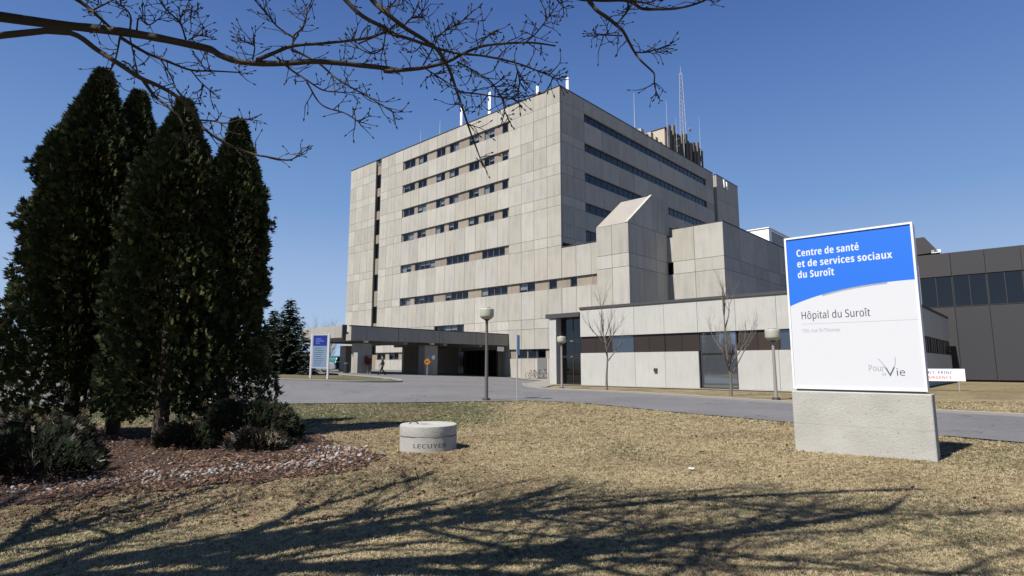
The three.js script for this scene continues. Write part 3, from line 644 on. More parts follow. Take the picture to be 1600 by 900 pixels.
{
  const x = -13.25, z = -40, g = thing('directory_sign', 'blue and white directory board between two white posts', 'sign', V(x, H(x, z), z), -.12);
  const wm = std(.46, .46, .48, .4);
  for (const s of [-1, 1]) add(g, 'post', new RoundedBoxGeometry(.13, 3.1, .13, 2, .02), wm).position.set(s * .62, 1.5, 0);
  add(g, 'cabinet', new THREE.BoxGeometry(1.1, 2.3, .1), wm).position.set(0, 1.86, 0);
  const t = canvasTex(256, 512, (c, w, h) => {
    c.fillStyle = '#8fa9c4'; c.fillRect(0, 0, w, h); c.fillStyle = '#15329c'; c.fillRect(0, 0, w, 170);
    c.fillStyle = '#5f82d8'; c.fillRect(48, 48, 100, 20); c.fillRect(48, 82, 150, 20); c.fillRect(48, 116, 70, 20);
    for (let k = 0; k < 9; k++) { c.fillStyle = '#56748f'; c.fillRect(30, 205 + k * 33, 120 + (k * 53 % 70), 11); c.fillStyle = '#b7cbe0'; c.fillRect(20, 224 + k * 33, 210, 3); }
  });
  const f = add(g, 'board_face', new THREE.PlaneGeometry(1.02, 2.2), std(.52, .52, .54, .45, { map: t })); f.position.set(0, 1.86, .054);
}
{
  const p = L(-7.9, 13.2); const g = thing('diamond_sign', 'orange diamond warning sign on a short post beside a canopy pier', 'sign', V(p.x, H(p.x, p.z), p.z), -.15);
  add(g, 'post', new THREE.CylinderGeometry(.035, .035, 1.5, 8), M.galv).position.y = .75;
  const t = canvasTex(128, 128, (c, w, h) => { c.fillStyle = '#d98a12'; c.fillRect(0, 0, w, h); c.strokeStyle = '#20150a'; c.lineWidth = 5; c.strokeRect(6, 6, w - 12, h - 12); c.fillStyle = '#20150a'; c.save(); c.translate(64, 64); c.rotate(-Math.PI / 4); c.fillRect(-9, -12, 18, 44); c.beginPath(); c.moveTo(-26, -8); c.lineTo(26, -8); c.lineTo(0, -40); c.fill(); c.restore(); });
  const d = add(g, 'diamond_plate', new THREE.BoxGeometry(.62, .62, .02), std(.5, .5, .5, .5, { map: t })); d.rotation.z = Math.PI / 4; d.position.set(0, 1.45, .05);
}
{
  const p = L(35.3, 6); const g = thing('banner_sign', 'long white board with blue and red lettering on the lawn beside the annex end', 'sign', V(p.x, H(p.x, p.z), p.z), -.55);
  for (const s of [-1, 1]) add(g, 'post', new THREE.CylinderGeometry(.04, .04, 1.25, 8), M.galv).position.set(s * .95, .62, -.04);
  add(g, 'board', new THREE.BoxGeometry(2.6, .78, .04), M.antenna).position.set(0, 1.0, 0);
  const t = canvasTex(512, 154, (c, w, h) => { c.fillStyle = '#f2f2f2'; c.fillRect(0, 0, w, h); c.textAlign = 'center'; c.font = 'bold 54px sans-serif'; c.fillStyle = '#3c4a7a'; c.fillText('ENT. PRINC.', w / 2, 64); c.fillStyle = '#b3202c'; c.fillText('URGENCE', w / 2, 130); });
  add(g, 'board_face', new THREE.PlaneGeometry(2.54, .73), std(1, 1, 1, .5, { map: t })).position.set(0, 1.0, .024);
}

// ---------------------------------------------------------------- the bare maple whose limbs hang into the view
function twig(mb, p, dir, len, r, level, sides = 4, keep = null) {
  const n = 3, pts = [p.clone()], rad = [r]; const d = dir.clone().normalize(); let q = p.clone();
  for (let k = 1; k <= n; k++) { d.add(V(rr(-.22, .22), rr(-.16, .2), rr(-.22, .22))).normalize(); q = q.clone().addScaledVector(d, len / n); if (keep && !keep(q)) break; pts.push(q); rad.push(r * (1 - .5 * k / n)); }
  if (pts.length < 2) return;
  if (level === 0) { pts.push(q.clone().addScaledVector(d, .012)); rad.push(r * 1.9); pts.push(q.clone().addScaledVector(d, .032)); rad.push(r * .4); }
  mb.tube(pts, rad, sides);
  if (level > 0) {
    const kids = 2 + (rnd() < .55 ? 1 : 0);
    for (let k = 0; k < kids; k++) {
      const at = k === 0 ? pts.length - 1 : Math.max(1, Math.floor(rnd() * pts.length));
      const a = V(rr(-1, 1), rr(-.7, 1), rr(-1, 1)).normalize();
      twig(mb, pts[at], d.clone().multiplyScalar(k === 0 ? 1.2 : .55).add(a.multiplyScalar(.75)), len * rr(.5, .8), r * .68, level - 1, sides, keep);
    }
  }
}
{
  reseed(91);
  const TX = -6.2, TZ = -2.6, g = thing('maple_tree', 'bare maple with dark budding limbs reaching over the lawn', 'tree', V(TX, H(TX, TZ), TZ));
  const O = g.position.clone(), loc = (p) => p.clone().sub(O);
  const A = (x, y) => [120 + x / 3.2, y / 3.2], B = (x, y) => [560 + x / 2.857, y / 2.857], Cc = (x, y) => [860 + x / 6, y / 6];
  // trunk
  const trunk = smooth([V(TX, -.15, TZ), V(TX + .05, 1.2, TZ + .03), V(TX - .05, 2.6, TZ), V(TX + .1, 4.4, TZ - .1), V(TX + .3, 6.6, TZ - .1), V(TX + .6, 8.6, TZ - .3)], 24);
  const tr = trunk.map((p, k) => .27 * (1 - .72 * k / 24) + (k < 2 ? .09 - .045 * k : 0));
  add(g, 'trunk', new MB().tube(trunk.map(loc), tr, 14).geo(), M.bark);
  // limbs seen in the photograph: start in the tree, then points with depths
  const limbs = [
    // [points (world or traced), depth start, depth end, diameter in px start, end, lateral twigs]
    { pre: [V(TX + .05, 3.3, TZ), V(-5.0, 4.3, -3.9)], pts: [A(-60, 128), A(150, 150), A(380, 185), A(560, 222), A(670, 248), A(720, 278), A(820, 310), A(1000, 318), A(1200, 308), A(1400, 325), A(1600, 350)].concat([B(120, 318), B(290, 303), B(400, 275), B(470, 238), B(560, 205), B(690, 192), B(790, 192), B(880, 205)]), d: [4.6, 4.1], w: [15, 2.6], tw: 15 },
    { pts: [A(900, 300), A(985, 265), A(1080, 230), A(1250, 215), A(1450, 190), A(1540, 160), A(1610, 110)], d: [4.4, 4.5], w: [7, 3], tw: 5 },
    { pts: [A(1080, 232), A(1085, 180), A(1130, 135), A(1150, 60), A(1120, -20)], d: [4.4, 4.3], w: [3.6, 2], tw: 5 },
    { pts: [A(1090, 190), A(1000, 130), A(950, 70), A(900, 10), A(880, -40)], d: [4.4, 4.5], w: [3, 2], tw: 3 },
    { pts: [A(1075, 245), A(1200, 310), A(1310, 400), A(1450, 480), A(1580, 560)], d: [4.4, 4.2], w: [4.2, 2], tw: 6 },
    { pts: [A(1000, 285), A(1060, 340), A(1150, 400), A(1230, 450), A(1330, 462)], d: [4.4, 4.5], w: [4, 2], tw: 5 },
    { pts: [A(1150, 410), A(1220, 520), A(1350, 570), A(1410, 610)], d: [4.45, 4.4], w: [3, 1.8], tw: 4 },
    { pre: [V(TX + .05, 2.9, TZ), V(-5.2, 3.6, -3.7)], pts: [A(-50, 160), A(100, 248), A(200, 312), A(320, 390), A(400, 425), A(500, 482), A(560, 532), A(610, 602), A(650, 655), A(760, 725), A(880, 770), A(960, 785), A(1060, 800), A(1120, 772)], d: [4.3, 4.6], w: [9.5, 2.2], tw: 8 },
    { pts: [A(330, 398), A(380, 470), A(450, 530), A(515, 588), A(545, 690)], d: [4.4, 4.2], w: [6.5, 2.4], tw: 4 },
    { pts: [A(610, 600), A(680, 605), A(750, 615), A(810, 600), A(840, 598)], d: [4.5, 4.4], w: [3, 1.8], tw: 4 },
    { pre: [V(TX + .1, 4.4, TZ), V(-4.6, 5.1, -3.8)], pts: [A(-40, -30), A(60, 40), A(110, 85), A(165, 135)], d: [4.5, 4.55], w: [8, 4], tw: 3 },
    { pts: [A(215, 185), A(330, 255), A(450, 305), A(570, 350), A(680, 355), A(810, 362)], d: [4.55, 4.6], w: [6, 2], tw: 6 },
    { pts: [A(570, 350), A(610, 400), A(665, 452)], d: [4.6, 4.5], w: [2.6, 1.8], tw: 2 },
    { pts: [A(415, 290), A(470, 380), A(500, 450), A(545, 515)], d: [4.6, 4.7], w: [2.8, 1.8], tw: 2 },
    { pts: [A(215, 190), A(195, 290), A(160, 370)], d: [4.55, 4.5], w: [3.4, 1.8], tw: 3 },
    { pts: [A(262, 170), A(290, 300), A(305, 365)], d: [4.5, 4.6], w: [2.8, 1.8], tw: 1 },
    { pts: [A(265, 155), A(270, 90), A(250, 50), A(200, 12), A(170, -30)], d: [4.6, 4.5], w: [3.6, 2], tw: 4 },
    { pts: [A(300, 150), A(310, 90), A(360, 125), A(405, 98)], d: [4.6, 4.6], w: [3, 1.8], tw: 3 },
    { pts: [A(545, 195), A(512, 110), A(460, 60), A(425, 20), A(400, -30)], d: [4.5, 4.6], w: [3.6, 2], tw: 5 },
    { pts: [A(512, 112), A(535, 55), A(592, 58)], d: [4.5, 4.4], w: [2.8, 1.8], tw: 3 },
    { pts: [A(560, 200), A(600, 180), A(645, 182)], d: [4.5, 4.5], w: [2.6, 1.8], tw: 3 },
    { pts: [A(880, 298), A(886, 225), A(840, 208)], d: [4.4, 4.4], w: [2.8, 1.8], tw: 3 },
    { pts: [A(60, 60), A(100, 40), A(170, 5), A(240, -40)], d: [4.5, 4.6], w: [4, 2.4], tw: 4 },
    // limb from above that droops across the tower
    { pre: [V(TX + .15, 4.9, TZ), V(-4.4, 6.1, -3.7), V(-2.4, 5.6, -3.9)], pts: [A(1400, -130), B(60, -4), B(130, 62), B(210, 125), B(300, 182), B(360, 232), B(405, 310), B(440, 410), B(470, 500), B(500, 590), B(528, 665), B(550, 725)], d: [3.95, 4.3], w: [10, 1.9], tw: 9 },
    { pre: [V(-2.9, 5.65, -3.8)], pts: [A(1240, -120), A(1345, 0), A(1435, 85), A(1560, 150), B(140, 145), B(240, 178), B(340, 212), B(430, 236), B(560, 250), B(700, 280), B(790, 312), B(885, 352)], d: [3.9, 4.2], w: [9, 2], tw: 14 },
    { pts: [B(0, 195), B(60, 170), B(110, 150)], d: [4.0, 4.0], w: [3, 2], tw: 2 },
    { pts: [B(340, 170), B(400, 130), B(462, 95)], d: [4, 4.1], w: [3, 1.8], tw: 5 },
    { pts: [B(440, 275), B(540, 330), B(600, 375), B(640, 440), B(655, 500)], d: [4.05, 4.0], w: [3, 1.8], tw: 7 },
    { pts: [B(440, 410), B(540, 420), B(640, 435), B(690, 440)], d: [4.1, 4.1], w: [3, 1.8], tw: 5 },
    { pts: [B(290, 300), B(360, 345), B(440, 395)], d: [4.1, 4.1], w: [2.6, 2], tw: 3 },
    { pts: [B(700, 280), B(718, 350), B(712, 425)], d: [4.1, 4.0], w: [2.8, 1.8], tw: 6 },
    { pts: [B(735, 200), B(800, 140), B(850, 75)], d: [4.1, 4.2], w: [2.8, 1.8], tw: 5 },
    { pts: [B(520, 235), B(560, 180), B(585, 150)], d: [4.1, 4.1], w: [2.4, 1.8], tw: 3 },
    { pts: [B(290, 290), B(330, 220), B(345, 190)], d: [4.1, 4.1], w: [2.8, 2], tw: 1 },
    { pts: [B(90, 60), B(150, 20), B(190, -30)], d: [4.0, 4.0], w: [3.6, 2], tw: 5 },
    { pts: [B(200, 118), B(240, 80), B(280, 75)], d: [4.0, 4.0], w: [2.6, 1.8], tw: 4 },
    { pts: [B(120, 155), B(110, 210), B(60, 240), B(0, 215)], d: [4.0, 4.0], w: [2.6, 1.8], tw: 2 },
    // limb at the top right
    { pre: [V(TX + .3, 5.8, TZ), V(-3.6, 6.6, -3.9), V(-.6, 5.6, -4.2)], pts: [Cc(300, -60), Cc(375, 25), Cc(440, 100), Cc(540, 170), Cc(620, 235), Cc(680, 290), Cc(735, 390), Cc(790, 490), Cc(850, 570), Cc(930, 645), Cc(972, 690), Cc(975, 790), Cc(995, 870)], d: [4.4, 4.5], w: [8, 1.8], tw: 4 },
    { pre: [V(-.3, 5.3, -4.3)], pts: [Cc(200, -40), Cc(420, -4), Cc(700, 2), Cc(770, 25), Cc(860, 80), Cc(1000, 85), Cc(1150, 82), Cc(1300, 55), Cc(1440, 8), Cc(1520, -40)], d: [4.4, 4.5], w: [8, 2.4], tw: 4 },
    { pts: [Cc(625, 220), Cc(690, 150), Cc(770, 40)], d: [4.45, 4.4], w: [3, 2], tw: 3 },
    { pts: [Cc(670, 335), Cc(560, 330), Cc(455, 328)], d: [4.45, 4.5], w: [2.8, 1.8], tw: 3 },
    { pts: [Cc(800, 490), Cc(900, 490), Cc(1030, 452)], d: [4.5, 4.5], w: [2.8, 1.8], tw: 4 },
    { pts: [Cc(760, 10), Cc(850, 22), Cc(950, 22)], d: [4.4, 4.4], w: [4.5, 2], tw: 2 },
    { pts: [Cc(40, -30), Cc(90, 30), Cc(120, 68)], d: [4.4, 4.4], w: [3.6, 1.8], tw: 2 },
  ];
  const tw = new MB();
  for (const b of limbs) {
    const n = b.pts.length, world = (b.pre || []).map((p) => p.clone()), rad = [];
    const px0 = b.w[0] * b.d[0] / 1800;
    (b.pre || []).forEach((_, k) => rad.push(Math.max(px0 * 1.02, px0 * (1.7 - .3 * k))));
    b.pts.forEach(([u, v], k) => { const t = n > 1 ? k / (n - 1) : 0, d = b.d[0] + (b.d[1] - b.d[0]) * t + .05 * Math.sin(k * 2.1); world.push(pixel(u, v, d)); rad.push((b.w[0] + (b.w[1] - b.w[0]) * Math.pow(t, .8)) * d / 1800); });
    const N = world.length * 5, q = new THREE.CatmullRomCurve3(world, false, 'centripetal').getPoints(N);
    const R = q.map((_, k) => { const t = k / N * (world.length - 1), i = Math.min(world.length - 2, Math.floor(t)); return (rad[i] + (rad[i + 1] - rad[i]) * (t - i)) * (1 + .16 * (vnoise(k * .6, b.w[0], 71) - .5)); });
    add(g, 'limb', new MB().tube(q.map(loc), R, b.w[0] > 6 ? 9 : 6).geo(), M.bark);
    const start = (b.pre || []).length * 5;
    for (let k = 0; k < b.tw * 1.7; k++) {
      const at = Math.floor(rr(start + .15 * (N - start), N)), t = q[Math.min(N, at + 1)].clone().sub(q[Math.max(0, at - 1)]).normalize();
      const side = V(rr(-1, 1), rr(-.8, 1), rr(-.6, .6)).normalize();
      twig(tw, loc(q[at]), t.multiplyScalar(.5).add(side.multiplyScalar(.85)), rr(.06, .15), .0055, 1);
    }
    if (b.w[1] < 2.5) for (let k = 0; k < 3; k++) twig(tw, loc(q[N]), q[N].clone().sub(q[N - 2]).normalize().add(V(rr(-.7, .7), rr(-.6, .7), rr(-.6, .6))), rr(.05, .10), .0055, 1);
  }
  // the rest of the crown, above and beside the view
  const keep = (q) => {   // stay out of the view and of the open lawn that the photograph shows in full sun
    const p = q.clone().add(O), k = p.y / SUN.y, sx = p.x - SUN.x * k, sz = p.z - SUN.z * k;
    const e = 3.4 * (fbm(sx * .55 + 20, 3.3, 83, 3) - .5) + 1.6 * (hash(Math.floor(p.y * 9), Math.floor(p.x * 9), 5) - .5);
    return !inFrame(p, 30) && sz > -9.2 + e + Math.max(0, sx - 2.5) * .22;
  };
  const crown = new MB();
  const grow = (p, dir, len, r, level, out) => {
    const n = 5, pts = [p.clone()], rad = [r], d = dir.clone().normalize(); let q = p.clone();
    for (let k = 1; k <= n; k++) {
      d.add(V(rr(-.16, .16), rr(-.06, .14), rr(-.16, .16))).normalize(); q = q.clone().addScaledVector(d, len / n);
      if (!keep(q) || !keep(q.clone().addScaledVector(d, .3))) break;
      pts.push(q); rad.push(r * (1 - .45 * k / n));
    }
    if (pts.length < 2) return;
    if (pts.length <= n) rad.forEach((_, k) => { rad[k] *= 1 - .85 * k / (rad.length - 1); });   // cut short: runs out to a thin tip
    out.tube(pts, rad, level > 2 ? 8 : level > 1 ? 6 : 4);
    if (level === 0) return;
    const kids = level === 1 ? 3 : level === 2 ? 4 : 5;
    for (let k = 0; k < kids; k++) {
      const at = k === 0 ? pts.length - 1 : Math.min(pts.length - 1, 1 + Math.floor(rnd() * (pts.length - 1)));
      const a = V(rr(-1, 1), rr(-.35, .8), rr(-1, 1)).normalize();
      grow(pts[at], d.clone().multiplyScalar(k === 0 ? 1.3 : .62).add(a.multiplyScalar(.68)), len * rr(.5, .72), rad[at] * (k === 0 ? .9 : .55), level - 1, level > 2 ? crown : out);
    }
  };
  const mains = [[4.6, 1.0, .36, -.10, 7.4], [4.4, .95, .62, -.05, 5.0], [5.8, 1.0, .5, .42, 6.8], [6.4, 1.0, .45, .05, 7.2], [5.0, 1.0, .42, .22, 7.6], [4.2, 1.0, .5, .62, 5.6], [5.6, 1.0, .42, -.34, 6.6], [4.2, .12, .62, -1, 4.6], [5.2, -.25, .55, -1, 4.4], [3.4, -.1, .42, -1, 4.0], [3.6, 1.0, .55, -.35, 4.6], [5.2, .85, .75, -.5, 4.6], [3.4, -.5, .7, .7, 3.6], [4.8, -.9, .6, -.1, 3.6], [6.4, -.3, .9, -.8, 3.2], [6.6, .9, .62, -.55, 4.8]];
  for (const [y, a, b, c, len] of mains) {
    const m = new MB(), k = clamp(y / 8.75 * 24, 0, 24), p = loc(trunk[Math.round(k)]);
    grow(p, V(a, b, c), len, (.085 + .06 * (9 - y) / 9) * (len > 6 ? 1.15 : 1), 4, m);
    if (m.p.length) add(g, 'limb', m.geo(), M.bark);
  }
  const cm = add(g, 'crown', crown.geo(), M.bark); cm.userData.kind = 'stuff';
  const twm = add(g, 'twigs', tw.geo(), M.bark); twm.userData.kind = 'stuff';
}

// ---------------------------------------------------------------- evergreens
function spray(mb, p, dir, up, size, n, col, wide = .2) {   // a flat fan of scale-leaf branchlets
  const d = dir.clone().normalize(), s = up.clone().addScaledVector(d, -up.dot(d)).normalize(), nn = d.clone().cross(s);
  for (let k = 0; k < n; k++) {
    const t = n > 1 ? k / (n - 1) - .5 : 0, a = t * 1.7 + rr(-.15, .15), l = size * rr(.6, 1) * (1 - .5 * Math.abs(t)), e = d.clone().multiplyScalar(Math.cos(a)).addScaledVector(s, Math.sin(a)).addScaledVector(nn, rr(-.22, .22));
    const o = p.clone().addScaledVector(d, size * .15 * rnd()), w = s.clone().multiplyScalar(Math.cos(a)).addScaledVector(d, -Math.sin(a)).multiplyScalar(l * wide);
    const k1 = rr(.75, 1.2), c = col.map((x) => x * k1);
    const m = o.clone().addScaledVector(e, l * .55), tip = o.clone().addScaledVector(e, l);
    const i0 = mb.vert(o.x, o.y, o.z, c), i1 = mb.vert(m.x + w.x, m.y + w.y, m.z + w.z, c), i2 = mb.vert(tip.x, tip.y, tip.z, c), i3 = mb.vert(m.x - w.x, m.y - w.y, m.z - w.z, c);
    mb.tri(i0, i1, i2); mb.tri(i0, i2, i3);
  }
}
const leafMat = new THREE.MeshPhysicalMaterial({ vertexColors: true, roughness: .7, specularIntensity: .35, side: THREE.DoubleSide });
function cedar(u, v, depth, R, label, s) {
  reseed(s);
  const top = pixel(u, v, depth), y0 = H(top.x, top.z), h = top.y - y0;
  const g = thing('cedar_tree', label, 'tree', V(top.x, y0, top.z), 0, 'columnar cedars in the mulch bed');
  const lean = V(rr(-.1, .1), 0, rr(-.1, .1));
  add(g, 'trunk', new MB().tube(smooth([V(0, -.1, 0), V(.04, h * .2, .03), V(-.03, h * .6, 0), V(0, h * .97, 0)], 12), Array.from({ length: 13 }, (_, k) => .17 * (1 - k / 13.5)), 10).geo(), M.barkCedar);
  const br = new MB(), cr = new MB();
  for (let k = 0; k < 46; k++) { const t = rr(.07, .85), a = rr(0, 6.283), r = R * Math.pow(1 - t, .6) * .75, y = t * h; br.tube([V(0, y, 0), V(Math.cos(a) * r * .5, y + r * .25, Math.sin(a) * r * .5), V(Math.cos(a) * r, y + r * .8, Math.sin(a) * r)], [.03, .02, .008], 5); }
  for (let k = 0; k < 9; k++) { const a = rr(0, 6.283), y = rr(.25, 1.0), r = rr(.4, .9); br.tube([V(0, y, 0), V(Math.cos(a) * r * .5, y + .05, Math.sin(a) * r * .5), V(Math.cos(a) * r, y + rr(-.25, .25), Math.sin(a) * r)], [.022, .014, .005], 4); }
  add(g, 'branches', br.geo(), M.barkCedar);
  const N = Math.round(2000 * h * Math.pow(R, 1.3));
  for (let k = 0; k < N; k++) {
    const t = 1 - Math.pow(rnd(), .62) * .94, a = rr(0, 6.283);   // denser below
    const T2 = .05 + (1 - t) * 1.0, tt = clamp(T2, .055, 1);
    const ca = Math.cos(a) * 1.6 + 9, sa = Math.sin(a) * 1.6 + 9;
    const lump = .60 + .62 * fbm(ca + tt * h * .9 + s, sa - tt * h * .5, 900 + s, 3) + .34 * (vnoise(ca * 2.3 + tt * h * 2.4, sa * 2.3 - tt * h * 1.1, 950 + s) - .5);
    const low = ss((tt - .02) / .10);
    const r0 = R * Math.pow(Math.max(0, 1 - tt), .43) * Math.min(1, .30 + .70 * (1 - tt) / .24) * lump * (.72 + .28 * low);
    const q = Math.pow(rnd(), .42), r = r0 * (.25 + .8 * q);
    const p = V(Math.cos(a) * r + lean.x * tt, tt * h + rr(-.12, .12), Math.sin(a) * r + lean.z * tt);
    const dir = V(Math.cos(a) * .75, rr(.15, 1.0), Math.sin(a) * .75).add(V(rr(-.35, .35), 0, rr(-.35, .35)));
    const upv = rnd() < .65 ? V(0, 1, 0) : V(-Math.sin(a), rr(-.5, .5), Math.cos(a));
    const n = vnoise(a * 3 + 5, tt * 14, 990 + s), y = .5 + n;
    const bright = rnd(), col = bright < .015 ? [.06, .045, .02] : bright < .21 ? [.088, .094, .036] : [.024 * y + .006 * rnd(), .034 * y + .004, .011 * y];
    spray(cr, p, dir, upv, rr(.10, .21), 8, col, .115);
  }
  add(g, 'crown', cr.geo(), leafMat);
}
cedar(163, 116, 13.3, 1.62, 'tallest columnar cedar, at the outer end of the row', 31);
cedar(222, 148, 14.0, 1.42, 'columnar cedar with its tip just below the tallest one', 32);
cedar(290, 163, 12.9, 1.42, 'columnar cedar whose tip meets a drooping maple limb', 33);
cedar(374, 192, 13.5, 1.16, 'columnar cedar standing next to the low juniper and the drive', 34);
function juniper(x, z, rx, rz, h, n, label, s, dead = .12, pale = .0) {
  reseed(s);
  const g = thing('juniper_shrub', label, 'shrub', V(x, H(x, z), z), 0, 'low shrubs in the mulch bed'), st = new MB(), cr = new MB();
  for (let k = 0; k < 46; k++) { const a = rr(0, 6.283), q = rr(.5, 1); st.tube([V(0, .02, 0), V(Math.cos(a) * rx * q * .5, h * rr(.2, .6), Math.sin(a) * rz * q * .5), V(Math.cos(a) * rx * q, h * rr(.25, 1) * (1 - .4 * q), Math.sin(a) * rz * q)], [.022, .014, .005], 5); }
  add(g, 'stems', st.geo(), M.barkCedar);
  for (let k = 0; k < n; k++) {
    const a = rr(0, 6.283), q = Math.sqrt(rnd()), lump = .7 + .5 * fbm(a * 1.6 + s, q * 3, 700 + s, 3), yy = h * Math.sqrt(Math.max(0, 1 - q * q * .92)) * rr(.25, 1) * lump;
    const p = V(Math.cos(a) * rx * q * lump * 1.1, Math.max(.03, yy), Math.sin(a) * rz * q * lump * 1.1);
    const y = .5 + rnd() * .8, kind = rnd();
    const col = kind < pale ? [.22, .19, .16] : kind < pale + dead ? [.06, .036, .02] : [.011 * y, .018 * y, .008 * y];
    spray(cr, p, V(Math.cos(a), rr(.1, 1.1), Math.sin(a)), V(rr(-.4, .4), 1, rr(-.4, .4)), rr(.12, .24), 5, col, .09);
  }
  add(g, 'foliage', cr.geo(), leafMat);
}
juniper(-5.55, -12.45, .95, .75, 1.05, 2300, 'dark mounded juniper at the drive end of the mulch bed', 41);
juniper(-6.5, -12.0, .6, .5, .55, 900, 'smaller dark juniper tucked against a cedar trunk', 42, .2);
juniper(-5.0, -11.65, .48, .38, .42, 520, 'low twiggy shrub with pale dead stems before the mounded juniper', 43, .35, .22);
juniper(-7.3, -8.9, 1.0, .7, .7, 1900, 'spreading shrub at the outer front of the mulch bed', 44, .12, .05);
juniper(-9.3, -11.6, .9, .8, .8, 1200, 'low shrub beneath the tallest cedar', 45, .3, .06);
function spruce(x, z, h, R, label, s, group) {
  reseed(s);
  const y0 = H(x, z), g = thing('spruce_tree', label, 'tree', V(x, y0, z), 0, group);
  add(g, 'trunk', new THREE.CylinderGeometry(.02, .16, h, 8).translate(0, h / 2, 0), M.barkCedar);
  const cr = new MB(), br = new MB(), W = Math.round(h * 5.2);
  for (let w = 0; w < W; w++) {
    const t = .06 + .93 * w / W, nb = Math.max(4, Math.round(11 * (1 - t) + 4)), y = t * h;
    for (let b = 0; b < nb; b++) {
      const a = b / nb * 6.283 + w * 1.3 + rr(-.25, .25), r = R * Math.pow(1 - t, .86) * rr(.72, 1.12) + .06;
      const tip = V(Math.cos(a) * r, y - r * .16 + .1 * r, Math.sin(a) * r);
      br.tube([V(0, y, 0), V(Math.cos(a) * r * .5, y - r * .14, Math.sin(a) * r * .5), tip], [.022, .014, .005], 4);
      const ns = Math.max(3, Math.round(r * 9));
      for (let k = 0; k < ns; k++) {
        const q = (k + .6) / ns, p = V(Math.cos(a) * r * q, y - r * .16 * Math.sin(q * 2.4), Math.sin(a) * r * q), y2 = .6 + rnd() * .8;
        spray(cr, p, V(Math.cos(a) + rr(-.5, .5), rr(-.5, .15), Math.sin(a) + rr(-.5, .5)), V(-Math.sin(a), rr(-.6, .3), Math.cos(a)), rr(.28, .48), 6, [.028 * y2, .042 * y2, .022 * y2], .2);
      }
    }
  }
  add(g, 'branches', br.geo(), M.barkCedar); add(g, 'crown', cr.geo(), leafMat);
}
{ const p = pixel(455, 465, 47), q = pixel(430, 482, 50); spruce(p.x, p.z, p.y - H(p.x, p.z), 2.5, 'dense dark spruce on the grass island beside the directory board', 51, 'spruces on the island'); spruce(q.x, q.z, q.y - H(q.x, q.z), 2.0, 'slightly lower spruce half hidden behind the dense one', 52, 'spruces on the island'); }

{   // a row beyond the left edge of the view, mirrored in the annex glazing
  spruce(-44, -6, 9, 3.0, 'tall spruce opposite the glazed bay, last of its row from the drive', 53, 'row of spruces across the lawn');
  const first = scene.children[scene.children.length - 1];
  [[-47, -10, .9, 'tall spruce opposite the glazed bay, third of its row from the drive'], [-45, -14, 1.1, 'tall spruce opposite the glazed bay, second of its row from the drive'], [-48, -18.5, 1, 'tall spruce opposite the glazed bay, first of its row from the drive']].forEach(([x, z, k, label], i) => { const c = first.clone(); c.name = numbered('spruce_tree'); c.position.set(x, H(x, z), z); c.scale.setScalar(k); c.rotation.y = i * 1.7 + 1; c.userData = { ...first.userData, label }; scene.add(c); });
}
// ---------------------------------------------------------------- bare trees
function bareTree(name, x, z, h, label, s, mat, opt = {}) {
  reseed(s);
  const { spread = .55, stem = .4, r = .05, levels = 4, group, limbs = 7 } = opt;
  const y0 = H(x, z), g = thing(name, label, 'tree', V(x, y0, z), 0, group), tk = new MB(), cr = new MB();
  const path = smooth([V(0, -.1, 0), V(rr(-.08, .08), h * .18, rr(-.06, .06)), V(rr(-.1, .1), h * stem, rr(-.1, .1)), V(rr(-.15, .15), h * .72, rr(-.15, .15))], 12);
  tk.tube(path, path.map((_, k) => r * (1 - .62 * k / 12) + (k === 0 ? r * .4 : 0)), 8);
  const grow = (p, d, len, rad, lv) => {
    const pts = [p.clone()], R = [rad]; let q = p.clone(); const e = d.clone().normalize();
    for (let k = 1; k <= 4; k++) { e.add(V(rr(-.13, .13), rr(.0, .16), rr(-.13, .13))).normalize(); q = q.clone().addScaledVector(e, len / 4); pts.push(q); R.push(rad * (1 - .13 * k)); }
    cr.tube(pts, R, lv > 1 ? 5 : 3);
    if (lv) for (let k = 0; k < 4; k++) { const at = k === 0 ? 4 : 1 + Math.floor(rnd() * 4); grow(pts[at], e.clone().multiplyScalar(1.1).add(V(rr(-1, 1), rr(-.2, .7), rr(-1, 1)).multiplyScalar(.62)), len * rr(.48, .7), R[at] * .66, lv - 1); }
  };
  for (let k = 0; k < limbs; k++) { const at = path[Math.round(12 * (stem + (.72 - stem) * k / (limbs - 1)) / .72 * .999)], a = k * 2.4 + rr(-.4, .4); grow(at, V(Math.cos(a) * spread, 1 - .25 * rnd(), Math.sin(a) * spread), h * rr(.22, .32), r * .5, levels - 1); }
  grow(path[12], V(0, 1, 0), h * .16, r * .42, levels - 1);
  add(g, 'trunk', tk.geo(), mat); add(g, 'crown', cr.geo(), mat);
}
bareTree('young_tree', 6.01, -37.08, 5.2, 'small leafless tree before the dark band near the annex corner', 61, M.barkYoung, { spread: .8, stem: .42, r: .085, group: 'young trees before the annex' });
bareTree('young_tree', 11.6, -31.0, 6.0, 'leafless forked tree beside the tall glazed bay of the annex', 62, M.barkYoung, { spread: .6, stem: .26, r: .085, limbs: 7, levels: 4, group: 'young trees before the annex' });
[[-58, -170, 13], [-47, -150, 11], [-66, -160, 12], [-75, -150, 13], [-90, -140, 14], [-52, -165, 12]].forEach(([x, z, h], k) => bareTree('distant_tree', x, z, h, ['far leafless tree rising beyond the canopy roof edge', 'lower far leafless tree just clear of the canopy front', 'far leafless tree behind the dense spruce tip', 'far leafless tree in the gap beside the end cedar', 'broad far leafless tree behind the cedar crowns', 'far leafless tree close against the tower end wall'][k], 70 + k, M.barkFar, { spread: .7, stem: .3, r: .16, levels: 4, limbs: 8, group: 'bare trees beyond the hospital' }));
